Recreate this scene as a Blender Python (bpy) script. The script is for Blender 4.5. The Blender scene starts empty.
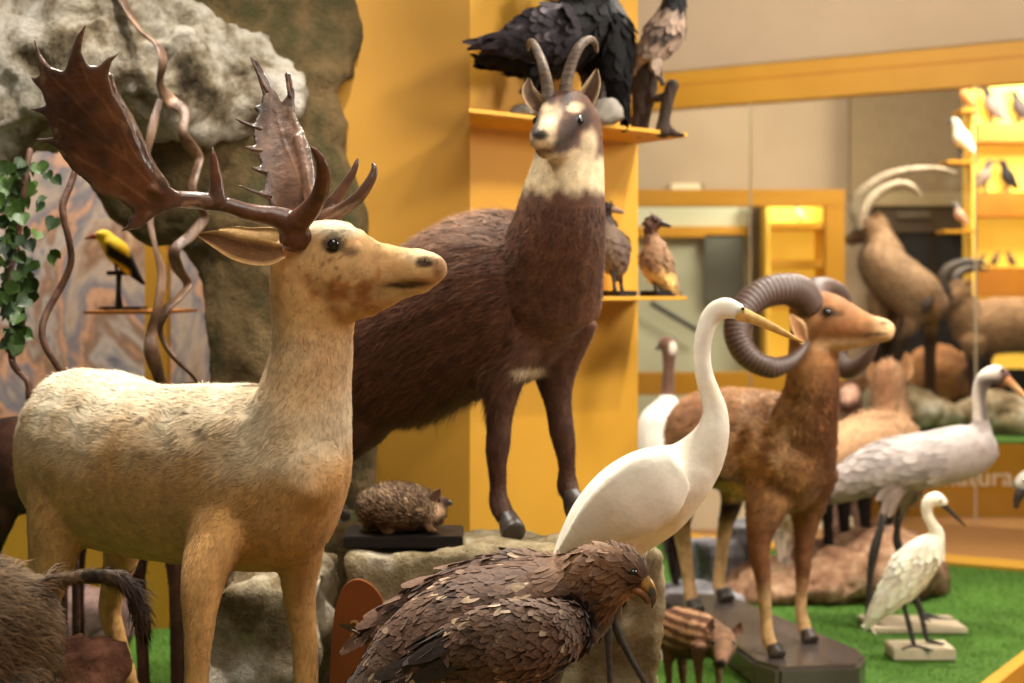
import bpy, bmesh, math, random
import numpy as np
from mathutils import Vector, Matrix, noise

SC = bpy.context.scene
COL = SC.collection
F, HY, CH = 1500.0, 290.0, 1.22          # focal length in pixels, horizon row, eye height


def P(x, y, d):
    """a point at distance d seen at photo position (x, y)"""
    return np.array([(x - 512) * d / F, d, CH - (y - HY) * d / F])


def Z(x0, y0, s, pts):
    """points read in an enlarged crop -> photo positions"""
    return [(x0 + p[0] / s, y0 + p[1] / s) + tuple(p[2:]) for p in pts]


def lin(c):
    c = np.asarray(c, float) / 255.0
    return np.where(c <= 0.04045, c / 12.92, ((c + 0.055) / 1.055) ** 2.4)


def C(r, g, b):
    return lin((r, g, b))


def sm(a, b, x):
    t = np.clip((x - a) / (b - a), 0, 1)
    return t * t * (3 - 2 * t)


def mixc(a, b, t):
    t = np.asarray(t)[:, None]
    return a * (1 - t) + b * t


def blob(x, y, cx, cy, rx, ry, soft=0.4):
    r = np.sqrt(((x - cx) / rx) ** 2 + ((y - cy) / ry) ** 2)
    return 1 - sm(1 - soft, 1 + soft, r)


def _vn(q, seed):
    i = np.floor(q).astype(np.int64); f = q - i; f = f * f * (3 - 2 * f)
    def h(dx, dy, dz):
        k = ((i[:, 0] + dx) * 73856093) ^ ((i[:, 1] + dy) * 19349663) ^ ((i[:, 2] + dz) * 83492791) ^ (seed * 2654435761)
        k = (k ^ (k >> 13)) * 1274126177 & 0x7fffffff
        return ((k ^ (k >> 16)) & 0xffff) / 32767.5 - 1
    r = 0
    for dx in (0, 1):
        for dy in (0, 1):
            for dz in (0, 1):
                r = r + h(dx, dy, dz) * (f[:, 0] if dx else 1 - f[:, 0]) * (f[:, 1] if dy else 1 - f[:, 1]) * (f[:, 2] if dz else 1 - f[:, 2])
    return r


def fuzz(p, sc, seed=0):
    """soft value noise, about -1..1, features about 1/sc metres"""
    q = p @ np.array([[0.8, 0.36, -0.48], [-0.6, 0.48, -0.64], [0.0, 0.8, 0.6]]) * (sc * 0.8) + seed * 7.3
    return 1.1 * _vn(q, seed + 1) + 0.6 * _vn(q * 2.03, seed + 2) + 0.3 * _vn(q * 4.1, seed + 3)


def unit(v):
    v = np.asarray(v, float)
    return v / np.maximum(np.linalg.norm(v, axis=-1, keepdims=True), 1e-9)


# ------------------------------------------------------------------ materials
def newmat(name):
    m = bpy.data.materials.new(name)
    m.use_nodes = True
    nt = m.node_tree
    return m, nt.nodes, nt.links, nt.nodes['Principled BSDF']


def mat(name, col, rough=0.6, col2=None, nscale=8.0, bump=0.0, bscale=40.0, spec=0.4, metal=0.0, stretch=None, lo=0.35, hi=0.65, detail=6):
    m, N, L, B = newmat(name)
    B.inputs['Roughness'].default_value = rough
    B.inputs['Specular IOR Level'].default_value = spec
    B.inputs['Metallic'].default_value = metal
    B.inputs['Base Color'].default_value = (*col, 1)
    tc = N.new('ShaderNodeTexCoord')
    src = tc.outputs['Object']
    if stretch:
        mp = N.new('ShaderNodeMapping'); mp.inputs['Scale'].default_value = stretch
        L.new(src, mp.inputs['Vector']); src = mp.outputs['Vector']
    if col2 is not None:
        n = N.new('ShaderNodeTexNoise'); n.inputs['Scale'].default_value = nscale; n.inputs['Detail'].default_value = detail
        r = N.new('ShaderNodeValToRGB')
        r.color_ramp.elements[0].position = lo; r.color_ramp.elements[0].color = (*col, 1)
        r.color_ramp.elements[1].position = hi; r.color_ramp.elements[1].color = (*col2, 1)
        L.new(src, n.inputs['Vector']); L.new(n.outputs['Fac'], r.inputs['Fac']); L.new(r.outputs['Color'], B.inputs['Base Color'])
    if bump:
        n = N.new('ShaderNodeTexNoise'); n.inputs['Scale'].default_value = bscale; n.inputs['Detail'].default_value = 8
        b = N.new('ShaderNodeBump'); b.inputs['Strength'].default_value = bump; b.inputs['Distance'].default_value = 0.02
        L.new(src, n.inputs['Vector']); L.new(n.outputs['Fac'], b.inputs['Height']); L.new(b.outputs['Normal'], B.inputs['Normal'])
    return m


def colmat(name, rough=0.75, sheen=0.04, var=0.25, vscale=60, bump=0.25, bscale=220, spec=0.2, usenrm=False, flip=False, stretch=(1, 1, 1)):
    """base colour from the painted coat pattern (point colours), broken up by noise"""
    m, N, L, B = newmat(name)
    B.inputs['Roughness'].default_value = rough
    B.inputs['Specular IOR Level'].default_value = spec
    B.inputs['Sheen Weight'].default_value = sheen
    a = N.new('ShaderNodeAttribute'); a.attribute_name = 'Col'
    tc = N.new('ShaderNodeTexCoord')
    mp = N.new('ShaderNodeMapping'); mp.inputs['Scale'].default_value = stretch
    L.new(tc.outputs['Object'], mp.inputs['Vector'])
    n = N.new('ShaderNodeTexNoise'); n.inputs['Scale'].default_value = vscale; n.inputs['Detail'].default_value = 5
    L.new(mp.outputs['Vector'], n.inputs['Vector'])
    mr = N.new('ShaderNodeMapRange'); mr.inputs['From Min'].default_value = 0.3; mr.inputs['From Max'].default_value = 0.7
    mr.inputs['To Min'].default_value = 1 - var; mr.inputs['To Max'].default_value = 1 + var
    L.new(n.outputs['Fac'], mr.inputs['Value'])
    vm = N.new('ShaderNodeVectorMath'); vm.operation = 'SCALE'
    L.new(a.outputs['Color'], vm.inputs[0]); L.new(mr.outputs['Result'], vm.inputs['Scale'])
    L.new(vm.outputs['Vector'], B.inputs['Base Color'])
    nrm = None
    if usenrm:
        an = N.new('ShaderNodeAttribute'); an.attribute_name = 'Nrm'; nrm = an.outputs['Vector']
        if flip:                                   # the underside of a vane faces the other way
            ge = N.new('ShaderNodeNewGeometry'); ma = N.new('ShaderNodeMath'); ma.operation = 'MULTIPLY_ADD'
            ma.inputs[1].default_value = -2; ma.inputs[2].default_value = 1; L.new(ge.outputs['Backfacing'], ma.inputs[0])
            vs = N.new('ShaderNodeVectorMath'); vs.operation = 'SCALE'; L.new(nrm, vs.inputs[0]); L.new(ma.outputs[0], vs.inputs['Scale']); nrm = vs.outputs['Vector']
        L.new(nrm, B.inputs['Normal'])
    if bump:
        n2 = N.new('ShaderNodeTexNoise'); n2.inputs['Scale'].default_value = bscale; n2.inputs['Detail'].default_value = 6
        L.new(mp.outputs['Vector'], n2.inputs['Vector'])
        b = N.new('ShaderNodeBump'); b.inputs['Strength'].default_value = bump; b.inputs['Distance'].default_value = 0.01
        L.new(n2.outputs['Fac'], b.inputs['Height'])
        if nrm: L.new(nrm, b.inputs['Normal'])
        L.new(b.outputs['Normal'], B.inputs['Normal'])
    return m


# ------------------------------------------------------------------ meshes
def mk(name, V, faces, col=None, nrm=None, smooth=True):
    """faces: list of (k, n) integer arrays"""
    V = np.asarray(V, float)
    me = bpy.data.meshes.new(name)
    fl = [np.asarray(f, int) for f in faces if len(f)]
    me.vertices.add(len(V)); me.vertices.foreach_set('co', V.ravel())
    nl = sum(f.size for f in fl); nf = sum(len(f) for f in fl)
    me.loops.add(nl); me.loops.foreach_set('vertex_index', np.concatenate([f.ravel() for f in fl]))
    me.polygons.add(nf)
    tot = np.concatenate([np.full(len(f), f.shape[1]) for f in fl])
    me.polygons.foreach_set('loop_start', np.concatenate([[0], np.cumsum(tot)[:-1]]))
    me.polygons.foreach_set('use_smooth', np.full(nf, smooth))
    me.update(calc_edges=True); me.validate()
    if col is not None:
        at = me.attributes.new('Col', 'FLOAT_COLOR', 'POINT')
        at.data.foreach_set('color', np.hstack([col, np.ones((len(col), 1))]).ravel())
    if nrm is not None:
        at = me.attributes.new('Nrm', 'FLOAT_VECTOR', 'POINT')
        at.data.foreach_set('vector', np.asarray(nrm).ravel())
    return me


def put(name, me, m, parent=None, label=None, cat=None, group=None, kind=None, base=None):
    """links a mesh as one object; base is the world point that becomes its origin"""
    o = bpy.data.objects.new(name, me); COL.objects.link(o)
    if m is not None: me.materials.append(m)
    b = np.zeros(3) if base is None else np.asarray(base, float)
    if parent is not None:
        o.parent = parent
        r = parent
        b = np.zeros(3)
        while r is not None:
            b = b + np.array(r.location); r = r.parent
    else:
        o.location = b
    if np.any(b):
        me.transform(Matrix.Translation(Vector(-b)))
    tag(o, label, cat, group, kind)
    return o


def tag(o, label=None, cat=None, group=None, kind=None):
    if label: o['label'] = label
    if cat: o['category'] = cat
    if group: o['group'] = group
    if kind: o['kind'] = kind
    return o


def empty(name, base, label, cat, group=None, kind=None):
    o = bpy.data.objects.new(name, None); COL.objects.link(o); o.location = base; o.empty_display_size = 0.05
    return tag(o, label, cat, group, kind)


def spline(A, sub):
    A = np.asarray(A, float); n = len(A)
    if n == 2 or sub == 1:
        return A if sub == 1 else np.array([A[0] + (A[1] - A[0]) * t for t in np.linspace(0, 1, sub + 1)])
    E = np.vstack([2 * A[0] - A[1], A, 2 * A[-1] - A[-2]])
    out = []
    for i in range(n - 1):
        p0, p1, p2, p3 = E[i:i + 4]
        for k in range(sub):
            t = k / sub
            out.append(0.5 * (2 * p1 + (p2 - p0) * t + (2 * p0 - 5 * p1 + 4 * p2 - p3) * t * t + (3 * p1 - p0 - 3 * p2 + p3) * t ** 3))
    out.append(A[-1])
    return np.array(out)


class Loft:
    """closed tube of elliptic sections. secs: (x, y, d, r_in_plane_px, r_side_px) in photo units, or world=True: (X, Y, Z, r, r2)"""
    def __init__(s, secs, lat=None, seg=16, sub=5, world=False, flow=1, cap=0.7, rmod=None, twist=0.0):
        A = []
        for q in secs:
            q = list(q)
            if len(q) == 4: q.append(q[3])
            if world: A.append(q)
            else:
                k = q[2] / F
                A.append([*P(q[0], q[1], q[2]), q[3] * k, q[4] * k])
        S = spline(A, sub)
        S[:, 3:] = np.maximum(S[:, 3:], 0.0006)
        c = S[:, :3]; n = len(c)
        if rmod is not None:
            t = np.linspace(0, 1, n); S[:, 3:] *= rmod(t)[:, None]
        T = unit(np.gradient(c, axis=0))
        Uv = np.zeros((n, 3)); Lv = np.zeros((n, 3))
        if lat is not None:
            lat = unit(np.asarray(lat, float))
            pu = None
            for i in range(n):
                u = np.cross(lat, T[i])
                if np.linalg.norm(u) < 0.05: u = pu if pu is not None else np.array([0, 0, 1.0])
                u = unit(u)
                if pu is not None and u @ pu < 0: u = -u
                pu = u; Uv[i] = u; Lv[i] = unit(np.cross(T[i], u))
        else:
            u = np.cross(T[0], [0.31, 0.2, 0.93]); u = unit(u)
            for i in range(n):
                u = unit(u - T[i] * (u @ T[i])); Uv[i] = u; Lv[i] = np.cross(T[i], u)
        ang = np.arange(seg) * 2 * math.pi / seg
        rings = []
        def ring(i, sc, off):
            a = ang + twist * i / n
            return c[i] + T[i] * off + Uv[i] * (S[i, 3] * sc) * np.cos(a)[:, None] + Lv[i] * (S[i, 4] * sc) * np.sin(a)[:, None]
        r0, r1 = min(S[0, 3:]), min(S[-1, 3:])
        if cap: rings.append(ring(0, 0.7, -r0 * cap * 0.7))
        for i in range(n): rings.append(ring(i, 1, 0))
        if cap: rings.append(ring(n - 1, 0.7, r1 * cap * 0.7))
        V = np.vstack(rings); m = len(rings)
        q = []
        for i in range(m - 1):
            for j in range(seg):
                k = (j + 1) % seg
                q.append((i * seg + j, i * seg + k, (i + 1) * seg + k, (i + 1) * seg + j))
        pa, pb = len(V), len(V) + 1
        V = np.vstack([V, c[0] - T[0] * r0 * cap, c[-1] + T[-1] * r1 * cap])
        t = [(pa, (j + 1) % seg, j) for j in range(seg)] + [(pb, (m - 1) * seg + j, (m - 1) * seg + (j + 1) % seg) for j in range(seg)]
        s.V, s.Q, s.T = V, np.array(q), np.array(t)
        s.c, s.t, s.r = c, T * flow, S[:, 3:].mean(axis=1)
        s.tpar = np.concatenate([[0] * seg] * bool(cap) + [np.full(seg, i / (n - 1)) for i in range(n)] + [[1] * seg] * bool(cap) + [[0, 1]])

    def mesh(s, name, col=None):
        cc = None if col is None else (col(s) if callable(col) else np.tile(np.asarray(col), (len(s.V), 1)))
        return mk(name, s.V, [s.Q, s.T], cc)


def joined(lofts):
    V, Q, T, n = [], [], [], 0
    for l in lofts:
        V.append(l.V); Q.append(l.Q + n); T.append(l.T + n); n += len(l.V)
    return np.vstack(V), np.vstack(Q), np.vstack(T)


def arrays(me):
    nv = len(me.vertices); V = np.empty(nv * 3); me.vertices.foreach_get('co', V)
    N = np.empty(nv * 3); me.vertex_normals.foreach_get('vector', N)
    me.calc_loop_triangles()
    T = np.empty(len(me.loop_triangles) * 3, int); me.loop_triangles.foreach_get('vertices', T)
    return V.reshape(-1, 3), N.reshape(-1, 3), T.reshape(-1, 3)


def remesh(V, faces, voxel, smooth=3, fac=0.5):
    me = mk('tmp', V, faces)
    o = bpy.data.objects.new('tmp', me); COL.objects.link(o)
    r = o.modifiers.new('r', 'REMESH'); r.mode = 'VOXEL'; r.voxel_size = voxel; r.use_smooth_shade = True
    if smooth:
        s = o.modifiers.new('s', 'SMOOTH'); s.iterations = smooth; s.factor = fac
    dg = bpy.context.evaluated_depsgraph_get()
    m2 = bpy.data.meshes.new_from_object(o.evaluated_get(dg))
    bpy.data.objects.remove(o); bpy.data.meshes.remove(me)
    out = arrays(m2); bpy.data.meshes.remove(m2)
    return out


def fuse(lofts, voxel, smooth=3, fac=0.5):
    V, Q, T = joined(lofts)
    return remesh(V, [Q, T], voxel, smooth, fac)


def flowfield(lofts):
    c = np.vstack([l.c for l in lofts]); t = np.vstack([l.t for l in lofts]); r = np.concatenate([l.r for l in lofts])
    def f(p):
        out = np.zeros_like(p)
        for i in range(0, len(p), 4000):
            q = p[i:i + 4000]
            d = ((q[:, None, :] - c[None]) ** 2).sum(2) / (r[None] ** 2 + 1e-5)
            w = 1 / (d + 0.15) ** 3
            out[i:i + 4000] = unit((w[:, :, None] * t[None]).sum(1))
        return out
    return f


def sample(V, N, T, n, rg):
    a = V[T[:, 0]]; b = V[T[:, 1]]; c = V[T[:, 2]]
    ar = np.linalg.norm(np.cross(b - a, c - a), axis=1)
    i = rg.choice(len(T), n, p=ar / ar.sum())
    u = rg.random(n); v = rg.random(n); f = u + v > 1; u[f] = 1 - u[f]; v[f] = 1 - v[f]
    p = a[i] + (b - a)[i] * u[:, None] + (c - a)[i] * v[:, None]
    nn = unit(N[T[i, 0]] * (1 - u - v)[:, None] + N[T[i, 1]] * u[:, None] + N[T[i, 2]] * v[:, None])
    return p, nn


def proj(p):
    return 512 + F * p[:, 0] / p[:, 1], HY - F * (p[:, 2] - CH) / p[:, 1]


def hair(V, N, T, n, length, flow, paint, width=0.0012, lift=0.35, jit=0.25, seed=1, var=0.18, droop=0.25, curl=0.0, swirl=0.0, swsc=25.0):
    """n tapered hairs on a skin; returns verts, quads, tris, colours, normals"""
    rg = np.random.default_rng(seed)
    p, nn = sample(V, N, T, n, rg)
    L = length(p) if callable(length) else np.full(n, length)
    k = L > 0.0005; p, nn, L = p[k], nn[k], L[k]; n = len(p)
    L = L * rg.uniform(0.65, 1.2, n)
    d = flow(p)
    if swirl: d = d + swirl * np.stack([fuzz(p, swsc, 91), fuzz(p, swsc, 92), fuzz(p, swsc, 93)], 1)
    d = unit(d - nn * (d * nn).sum(1)[:, None])
    d1 = unit(d + nn * lift + rg.normal(size=(n, 3)) * jit)
    d2 = unit(d1 - nn * lift * 0.6 + np.array([0, 0, -droop]) + rg.normal(size=(n, 3)) * (jit * 0.5 + curl))
    w = unit(np.cross(d1, nn)) * (width * rg.uniform(0.7, 1.3, n))[:, None]
    m = p + d1 * (L * 0.5)[:, None]; e = m + d2 * (L * 0.5)[:, None]
    b = p - nn * 0.001
    HV = np.stack([b - w, b + w, m - w * 0.75, m + w * 0.75, e], 1).reshape(-1, 3)
    i = np.arange(n)[:, None] * 5
    Q = i + np.array([[0, 1, 3, 2]]); TT = i + np.array([[2, 3, 4]])
    x, y = proj(p)
    c = paint(x, y, p, nn) * (1 + rg.normal(size=(n, 1)) * var).clip(0.5, 1.6)
    return HV, Q, TT, np.repeat(c.clip(0, 1), 5, axis=0), np.repeat(unit(nn + rg.normal(size=(n, 3)) * 0.12), 5, axis=0)


def creature(name, lofts, paint, m, voxel, label, cat, base, group=None, smooth=3, furs=(), parent=None, warp=None):
    """one continuous body from blended lofts, its coat pattern and its hair in the same mesh"""
    V, N, T = fuse(lofts, voxel, smooth)
    if warp is not None: V = warp(V, N)
    x, y = proj(V)
    col = paint(x, y, V, N)
    Vs, Qs, Ts, Cs, Ns, n = [V], [], [T], [col], [N], len(V)
    fl = flowfield(lofts)
    for k, f in enumerate(furs):
        f = dict(f); f.setdefault('seed', 11 + k)
        hv, q, t, c, nn = hair(V, N, T, flow=fl, paint=paint, **f)
        Vs.append(hv); Qs.append(q + n); Ts.append(t + n); Cs.append(c); Ns.append(nn); n += len(hv)
    V = np.vstack(Vs)
    faces = [np.vstack(Ts)] + ([np.vstack(Qs)] if Qs else [])
    me = mk(name, V, faces, np.vstack(Cs).clip(0, 1), np.vstack(Ns))
    o = put(name, me, m, parent, label, cat, group, base=base)
    return o


def feathers(V, N, T, flow, size, paint, n, lift=0.16, cup=0.25, seed=3, minsep=0.45, aspect=0.42, point=0.0, jit=0.12, tip=None, dark=0.55, off=0.0, soft=0.7):
    """overlapping vanes laid back along the flow; returns verts, quads, colours"""
    rg = np.random.default_rng(seed)
    p, nn = sample(V, N, T, n, rg)
    Lg = size(p) if callable(size) else np.full(n, size)
    keep = []; cell = {}
    for i in range(n):
        s = Lg[i] * minsep
        if Lg[i] <= 0: continue
        g = max(s, 1e-4); key = tuple(np.floor(p[i] / 0.02).astype(int)); ok = True
        rr = int(math.ceil(s / 0.02))
        for a in range(-rr, rr + 1):
            for b in range(-rr, rr + 1):
                for c in range(-rr, rr + 1):
                    for j in cell.get((key[0] + a, key[1] + b, key[2] + c), ()):
                        if ((p[i] - p[j]) ** 2).sum() < s * s: ok = False; break
                    if not ok: break
                if not ok: break
            if not ok: break
        if ok: keep.append(i); cell.setdefault(key, []).append(i)
    p, nn, Lg = p[keep], nn[keep], Lg[keep]; n = len(p)
    d = flow(p); d = unit(d - nn * (d * nn).sum(1)[:, None])
    d = unit(d + rg.normal(size=(n, 3)) * jit); d = unit(d - nn * (d * nn).sum(1)[:, None])
    s = unit(np.cross(d, nn))
    ts = np.array([0, 0.3, 0.62, 0.86, 1.0]); ws = np.array([0.45, 0.92, 1.0, 0.68, 0.12 + 0.2 * (1 - point)])
    if point: ws = ws * (1 - point * ts)
    ss = np.array([-1, -0.45, 0, 0.45, 1])
    x, y = proj(p); base = paint(x, y, p, nn) * (1 + rg.normal(size=(n, 1)) * 0.15).clip(0.6, 1.5)
    VV = np.zeros((n, 5, 5, 3)); CC = np.zeros((n, 5, 5, 3))
    for i, t in enumerate(ts):
        for j, q in enumerate(ss):
            VV[:, i, j] = p + d * (Lg * t)[:, None] + s * (Lg * aspect * ws[i] * q)[:, None] + nn * (Lg * (lift * t - cup * aspect * ws[i] * q * q * 0.6) + off)[:, None]
            k = dark + (1 - dark) * abs(q)
            k = k * (0.85 + 0.3 * t)
            cc = base * k
            if tip is not None: cc = mixc(cc, np.tile(tip, (n, 1)), np.full(n, 0.75 * max(0, t - 0.62) / 0.38 * (0.5 + 0.5 * abs(q))))
            CC[:, i, j] = cc
    q = []
    for i in range(4):
        for j in range(4):
            q.append((i * 5 + j, i * 5 + j + 1, (i + 1) * 5 + j + 1, (i + 1) * 5 + j))
    Q = (np.arange(n)[:, None, None] * 25 + np.array(q)[None]).reshape(-1, 4)
    gu = np.gradient(VV, axis=1); gv = np.gradient(VV, axis=2)
    gn = unit(np.cross(gu, gv)); gn = gn * np.sign((gn * nn[:, None, None]).sum(-1, keepdims=True))
    NN = unit(soft * nn[:, None, None] + (1 - soft) * gn)
    return VV.reshape(-1, 3), Q, CC.reshape(-1, 3).clip(0, 1), NN.reshape(-1, 3)


def strip(path, widths, nrm, cup=0.0, thick=0.002, rows=6, sub=5, pcol=None):
    """a leaf-shaped vane with thickness: path (x, y, d) photo units, widths in px. returns V, Q"""
    A = np.array([[*P(*p[:3]), w * p[2] / F] for p, w in zip(path, widths)])
    S = spline(A, sub); c = S[:, :3]; w = np.maximum(S[:, 3], 0.0004); n = len(c)
    T = unit(np.gradient(c, axis=0)); nr = unit(np.asarray(nrm, float))
    side = unit(np.cross(T, nr)); up = unit(np.cross(side, T))
    ss = np.linspace(-1, 1, rows)
    top = np.stack([c + side * (w * q)[:, None] + up * (cup * w * (q * q))[:, None] for q in ss], 1)
    bot = top - up[:, None, :] * thick * (1 - 0.6 * np.abs(ss)[None, :, None])
    V = np.vstack([top.reshape(-1, 3), bot.reshape(-1, 3)]); m = n * rows; q = []
    for i in range(n - 1):
        for j in range(rows - 1):
            a = i * rows + j
            q.append((a, a + rows, a + rows + 1, a + 1)); q.append((m + a, m + a + 1, m + a + rows + 1, m + a + rows))
        for a, b in ((i * rows, (i + 1) * rows), (i * rows + rows - 1, (i + 1) * rows + rows - 1)):
            q.append((a, b, m + b, m + a))
    for i in (0, n - 1):
        for j in range(rows - 1):
            a = i * rows + j; q.append((a, a + 1, m + a + 1, m + a))
    return V, np.array(q), np.tile(np.abs(ss), n * 2)


def ball(name, c, r, m, parent=None, sc=(1, 1, 1), seg=20, **k):
    bm = bmesh.new(); bmesh.ops.create_uvsphere(bm, u_segments=seg, v_segments=seg // 2, radius=r)
    bmesh.ops.scale(bm, vec=sc, verts=bm.verts); bmesh.ops.translate(bm, vec=Vector(c), verts=bm.verts)
    me = bpy.data.meshes.new(name); bm.to_mesh(me); bm.free()
    for f in me.polygons: f.use_smooth = True
    return put(name, me, m, parent, **k)


def tube(name, secs, m, parent=None, lat=None, seg=12, sub=5, world=False, rmod=None, col=None, cap=0.7, **k):
    l = Loft(secs, lat, seg, sub, world, rmod=rmod, cap=cap)
    return put(name, l.mesh(name, col), m, parent, **k)


def prism(name, pts, z0, z1, m, parent=None, bevel=0.0, **k):
    """upright slab over a ground outline (X, Y)"""
    bm = bmesh.new()
    a = [bm.verts.new((p[0], p[1], z0)) for p in pts]
    f = bm.faces.new(a)
    r = bmesh.ops.extrude_face_region(bm, geom=[f])
    bmesh.ops.translate(bm, vec=(0, 0, z1 - z0), verts=[v for v in r['geom'] if isinstance(v, bmesh.types.BMVert)])
    bmesh.ops.recalc_face_normals(bm, faces=bm.faces)
    if bevel: bmesh.ops.bevel(bm, geom=bm.edges, offset=bevel, segments=2, affect='EDGES')
    me = bpy.data.meshes.new(name); bm.to_mesh(me); bm.free()
    return put(name, me, m, parent, **k)


def rect(a, b, w):
    """ground outline of a bar from a to b, width w to the left side"""
    a = np.array(a, float); b = np.array(b, float); d = unit(b - a); n = np.array([-d[1], d[0]]) * w
    return [tuple(a), tuple(b), tuple(b + n), tuple(a + n)]


def boxpts(c, s, rz=0.0):
    """V, Q of a box centre c, size s"""
    V = np.array([(x, y, z) for x in (-.5, .5) for y in (-.5, .5) for z in (-.5, .5)]) * np.array(s)
    cz, sz = math.cos(rz), math.sin(rz)
    V = V @ np.array([[cz, sz, 0], [-sz, cz, 0], [0, 0, 1]]) + np.array(c)
    Q = np.array([(0, 1, 3, 2), (4, 6, 7, 5), (0, 4, 5, 1), (2, 3, 7, 6), (0, 2, 6, 4), (1, 5, 7, 3)])
    return V, Q


def box(name, c, s, m, parent=None, rz=0.0, bevel=0.003, **k):
    V, Q = boxpts(c, s, rz)
    bm = bmesh.new(); vs = [bm.verts.new(v) for v in V]
    for q in Q: bm.faces.new([vs[i] for i in q])
    bmesh.ops.recalc_face_normals(bm, faces=bm.faces)
    if bevel: bmesh.ops.bevel(bm, geom=bm.edges, offset=min(bevel, min(s) * 0.3), segments=2, affect='EDGES')
    me = bpy.data.meshes.new(name); bm.to_mesh(me); bm.free()
    return put(name, me, m, parent, **k)


def rock(name, lofts, voxel, m, amp, scale, parent=None, octv=5, ridge=0.0, boxes=(), smooth=2, seed=0.0, keep=None, **k):
    V, Fs, n = [], [], 0
    for l in lofts:
        V.append(l.V); Fs += [l.Q + n, l.T + n]; n += len(l.V)
    for b in boxes:
        V.append(b[0]); Fs.append(b[1] + n); n += len(b[0])
    Vv, N, T = remesh(np.vstack(V), Fs, voxel, smooth)
    h = np.zeros(len(Vv))
    for i, (v, nn) in enumerate(zip(Vv, N)):
        q = Vector(v * scale) + Vector((seed, seed * 1.7, -seed))
        a = noise.fractal(q, 0.9, 2.1, octv)
        if ridge: a += ridge * (noise.ridged_multi_fractal(q * 0.7, 0.9, 2.0, 4, 0.9, 2.0) - 1.0)
        h[i] = a
    s = 1.0 if keep is None else keep(Vv)[:, None]
    Vv = Vv + N * (h * amp)[:, None] * s
    return put(name, mk(name, Vv, [T]), m, parent, **k)


def textmesh(name, body, size, ext=0.002):
    cu = bpy.data.curves.new(name, 'FONT'); cu.body = body; cu.size = size; cu.extrude = ext; cu.align_x = 'CENTER'
    o = bpy.data.objects.new(name, cu); COL.objects.link(o)
    dg = bpy.context.evaluated_depsgraph_get()
    me = bpy.data.meshes.new_from_object(o.evaluated_get(dg)); bpy.data.objects.remove(o); bpy.data.curves.remove(cu)
    return me


M_EYE = mat('dark_glass_eye', C(14, 9, 6), 0.08, spec=0.7)
M_HOOF = mat('dark_hoof', C(46, 38, 32), 0.45, C(70, 60, 52), 30)
M_LEG = mat('dark_bird_leg', C(38, 32, 28), 0.55, C(60, 52, 44), 60, bump=0.3, bscale=200)
M_FUR = colmat('fur_coat', usenrm=True, bump=0.0, var=0.15, vscale=45)
M_PLUM = colmat('plumage', usenrm=True, flip=True, rough=0.6, sheen=0.1, var=0.15, vscale=50, bump=0.15, bscale=120)
M_SKIN = colmat('short_fur', bump=0.3, var=0.18, vscale=70, bscale=260)
# ------------------------------------------------------------------ camera, world, lamps
cam_d = bpy.data.cameras.new('camera'); cam = bpy.data.objects.new('camera', cam_d); COL.objects.link(cam)
cam.location = (0, 0, CH); cam.rotation_euler = (math.pi / 2, 0, 0)
cam_d.sensor_width = 36; cam_d.lens = 36 * F / 1024; cam_d.shift_y = -51.5 / 1024
cam_d.clip_start = 0.05
cam_d.dof.use_dof = True; cam_d.dof.focus_distance = 2.68; cam_d.dof.aperture_fstop = 3.4
SC.camera = cam
W = bpy.data.worlds.new('world'); SC.world = W; W.use_nodes = True
W.node_tree.nodes['Background'].inputs[0].default_value = (1.0, 0.92, 0.81, 1)
W.node_tree.nodes['Background'].inputs[1].default_value = 0.21
SC.view_settings.view_transform = 'Standard'; SC.view_settings.look = 'None'
SC.view_settings.exposure = 0.0; SC.view_settings.gamma = 1.0; SC.view_settings.use_curve_mapping = False


def area(name, loc, aim, e, size, col=(1, 0.925, 0.81), spread=180):
    l = bpy.data.lights.new(name, 'AREA'); l.energy = e; l.size = size; l.color = col; l.spread = math.radians(spread)
    o = bpy.data.objects.new(name, l); COL.objects.link(o); o.location = loc
    o.rotation_euler = (Vector(aim) - Vector(loc)).to_track_quat('-Z', 'Y').to_euler()
    return o


def spot(name, loc, aim, e, ang, rad=0.08, col=(1, 0.935, 0.83), blend=0.6):
    l = bpy.data.lights.new(name, 'SPOT'); l.energy = e; l.spot_size = math.radians(ang); l.spot_blend = blend; l.color = col
    l.shadow_soft_size = rad
    o = bpy.data.objects.new(name, l); COL.objects.link(o); o.location = loc
    o.rotation_euler = (Vector(aim) - Vector(loc)).to_track_quat('-Z', 'Y').to_euler()
    return o


spot('ceiling_spot', (-0.9, 3.7, 3.5), (-0.7, 2.95, 1.0), 540, 55, 0.06)
spot('ceiling_spot', (0.75, 3.9, 3.4), (0.0, 3.1, 0.9), 280, 70, 0.07)
spot('ceiling_spot', (-0.5, 2.2, 3.7), (-1.25, 4.05, 1.85), 400, 46, 0.06)
spot('ceiling_spot', (1.5, 5.6, 3.6), (1.0, 4.7, 0.7), 380, 75, 0.06)
spot('ceiling_spot', (1.75, 3.3, 2.9), (-0.1, 4.4, 0.75), 190, 60, 0.15)
spot('ceiling_spot', (1.9, 3.5, 3.6), (0.95, 4.8, 0.75), 240, 55, 0.07)
spot('ceiling_spot', (2.4, 6.3, 3.6), (1.9, 5.6, 0.3), 360, 80, 0.07)
area('overhead_fill', (0.4, 1.2, 3.6), (0.2, 3.6, 0.6), 70, 1.6)  # soft front fill, added overhead without a fitting
area('wall_fill', (1.0, 6.0, 4.3), (1.9, 8.6, 3.0), 115, 1.0)  # added fill to brighten the upper beige wall and rail
area('side_lamp', (2.6, 3.5, 2.0), (-0.25, 4.1, 0.8), 42, 0.5)
area('overhead_fill', (2.95, 8.75, 3.3), (2.9, 9.4, 0.5), 120, 0.8)  # added fill, hidden behind the upper wall, for the ibex group
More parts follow.
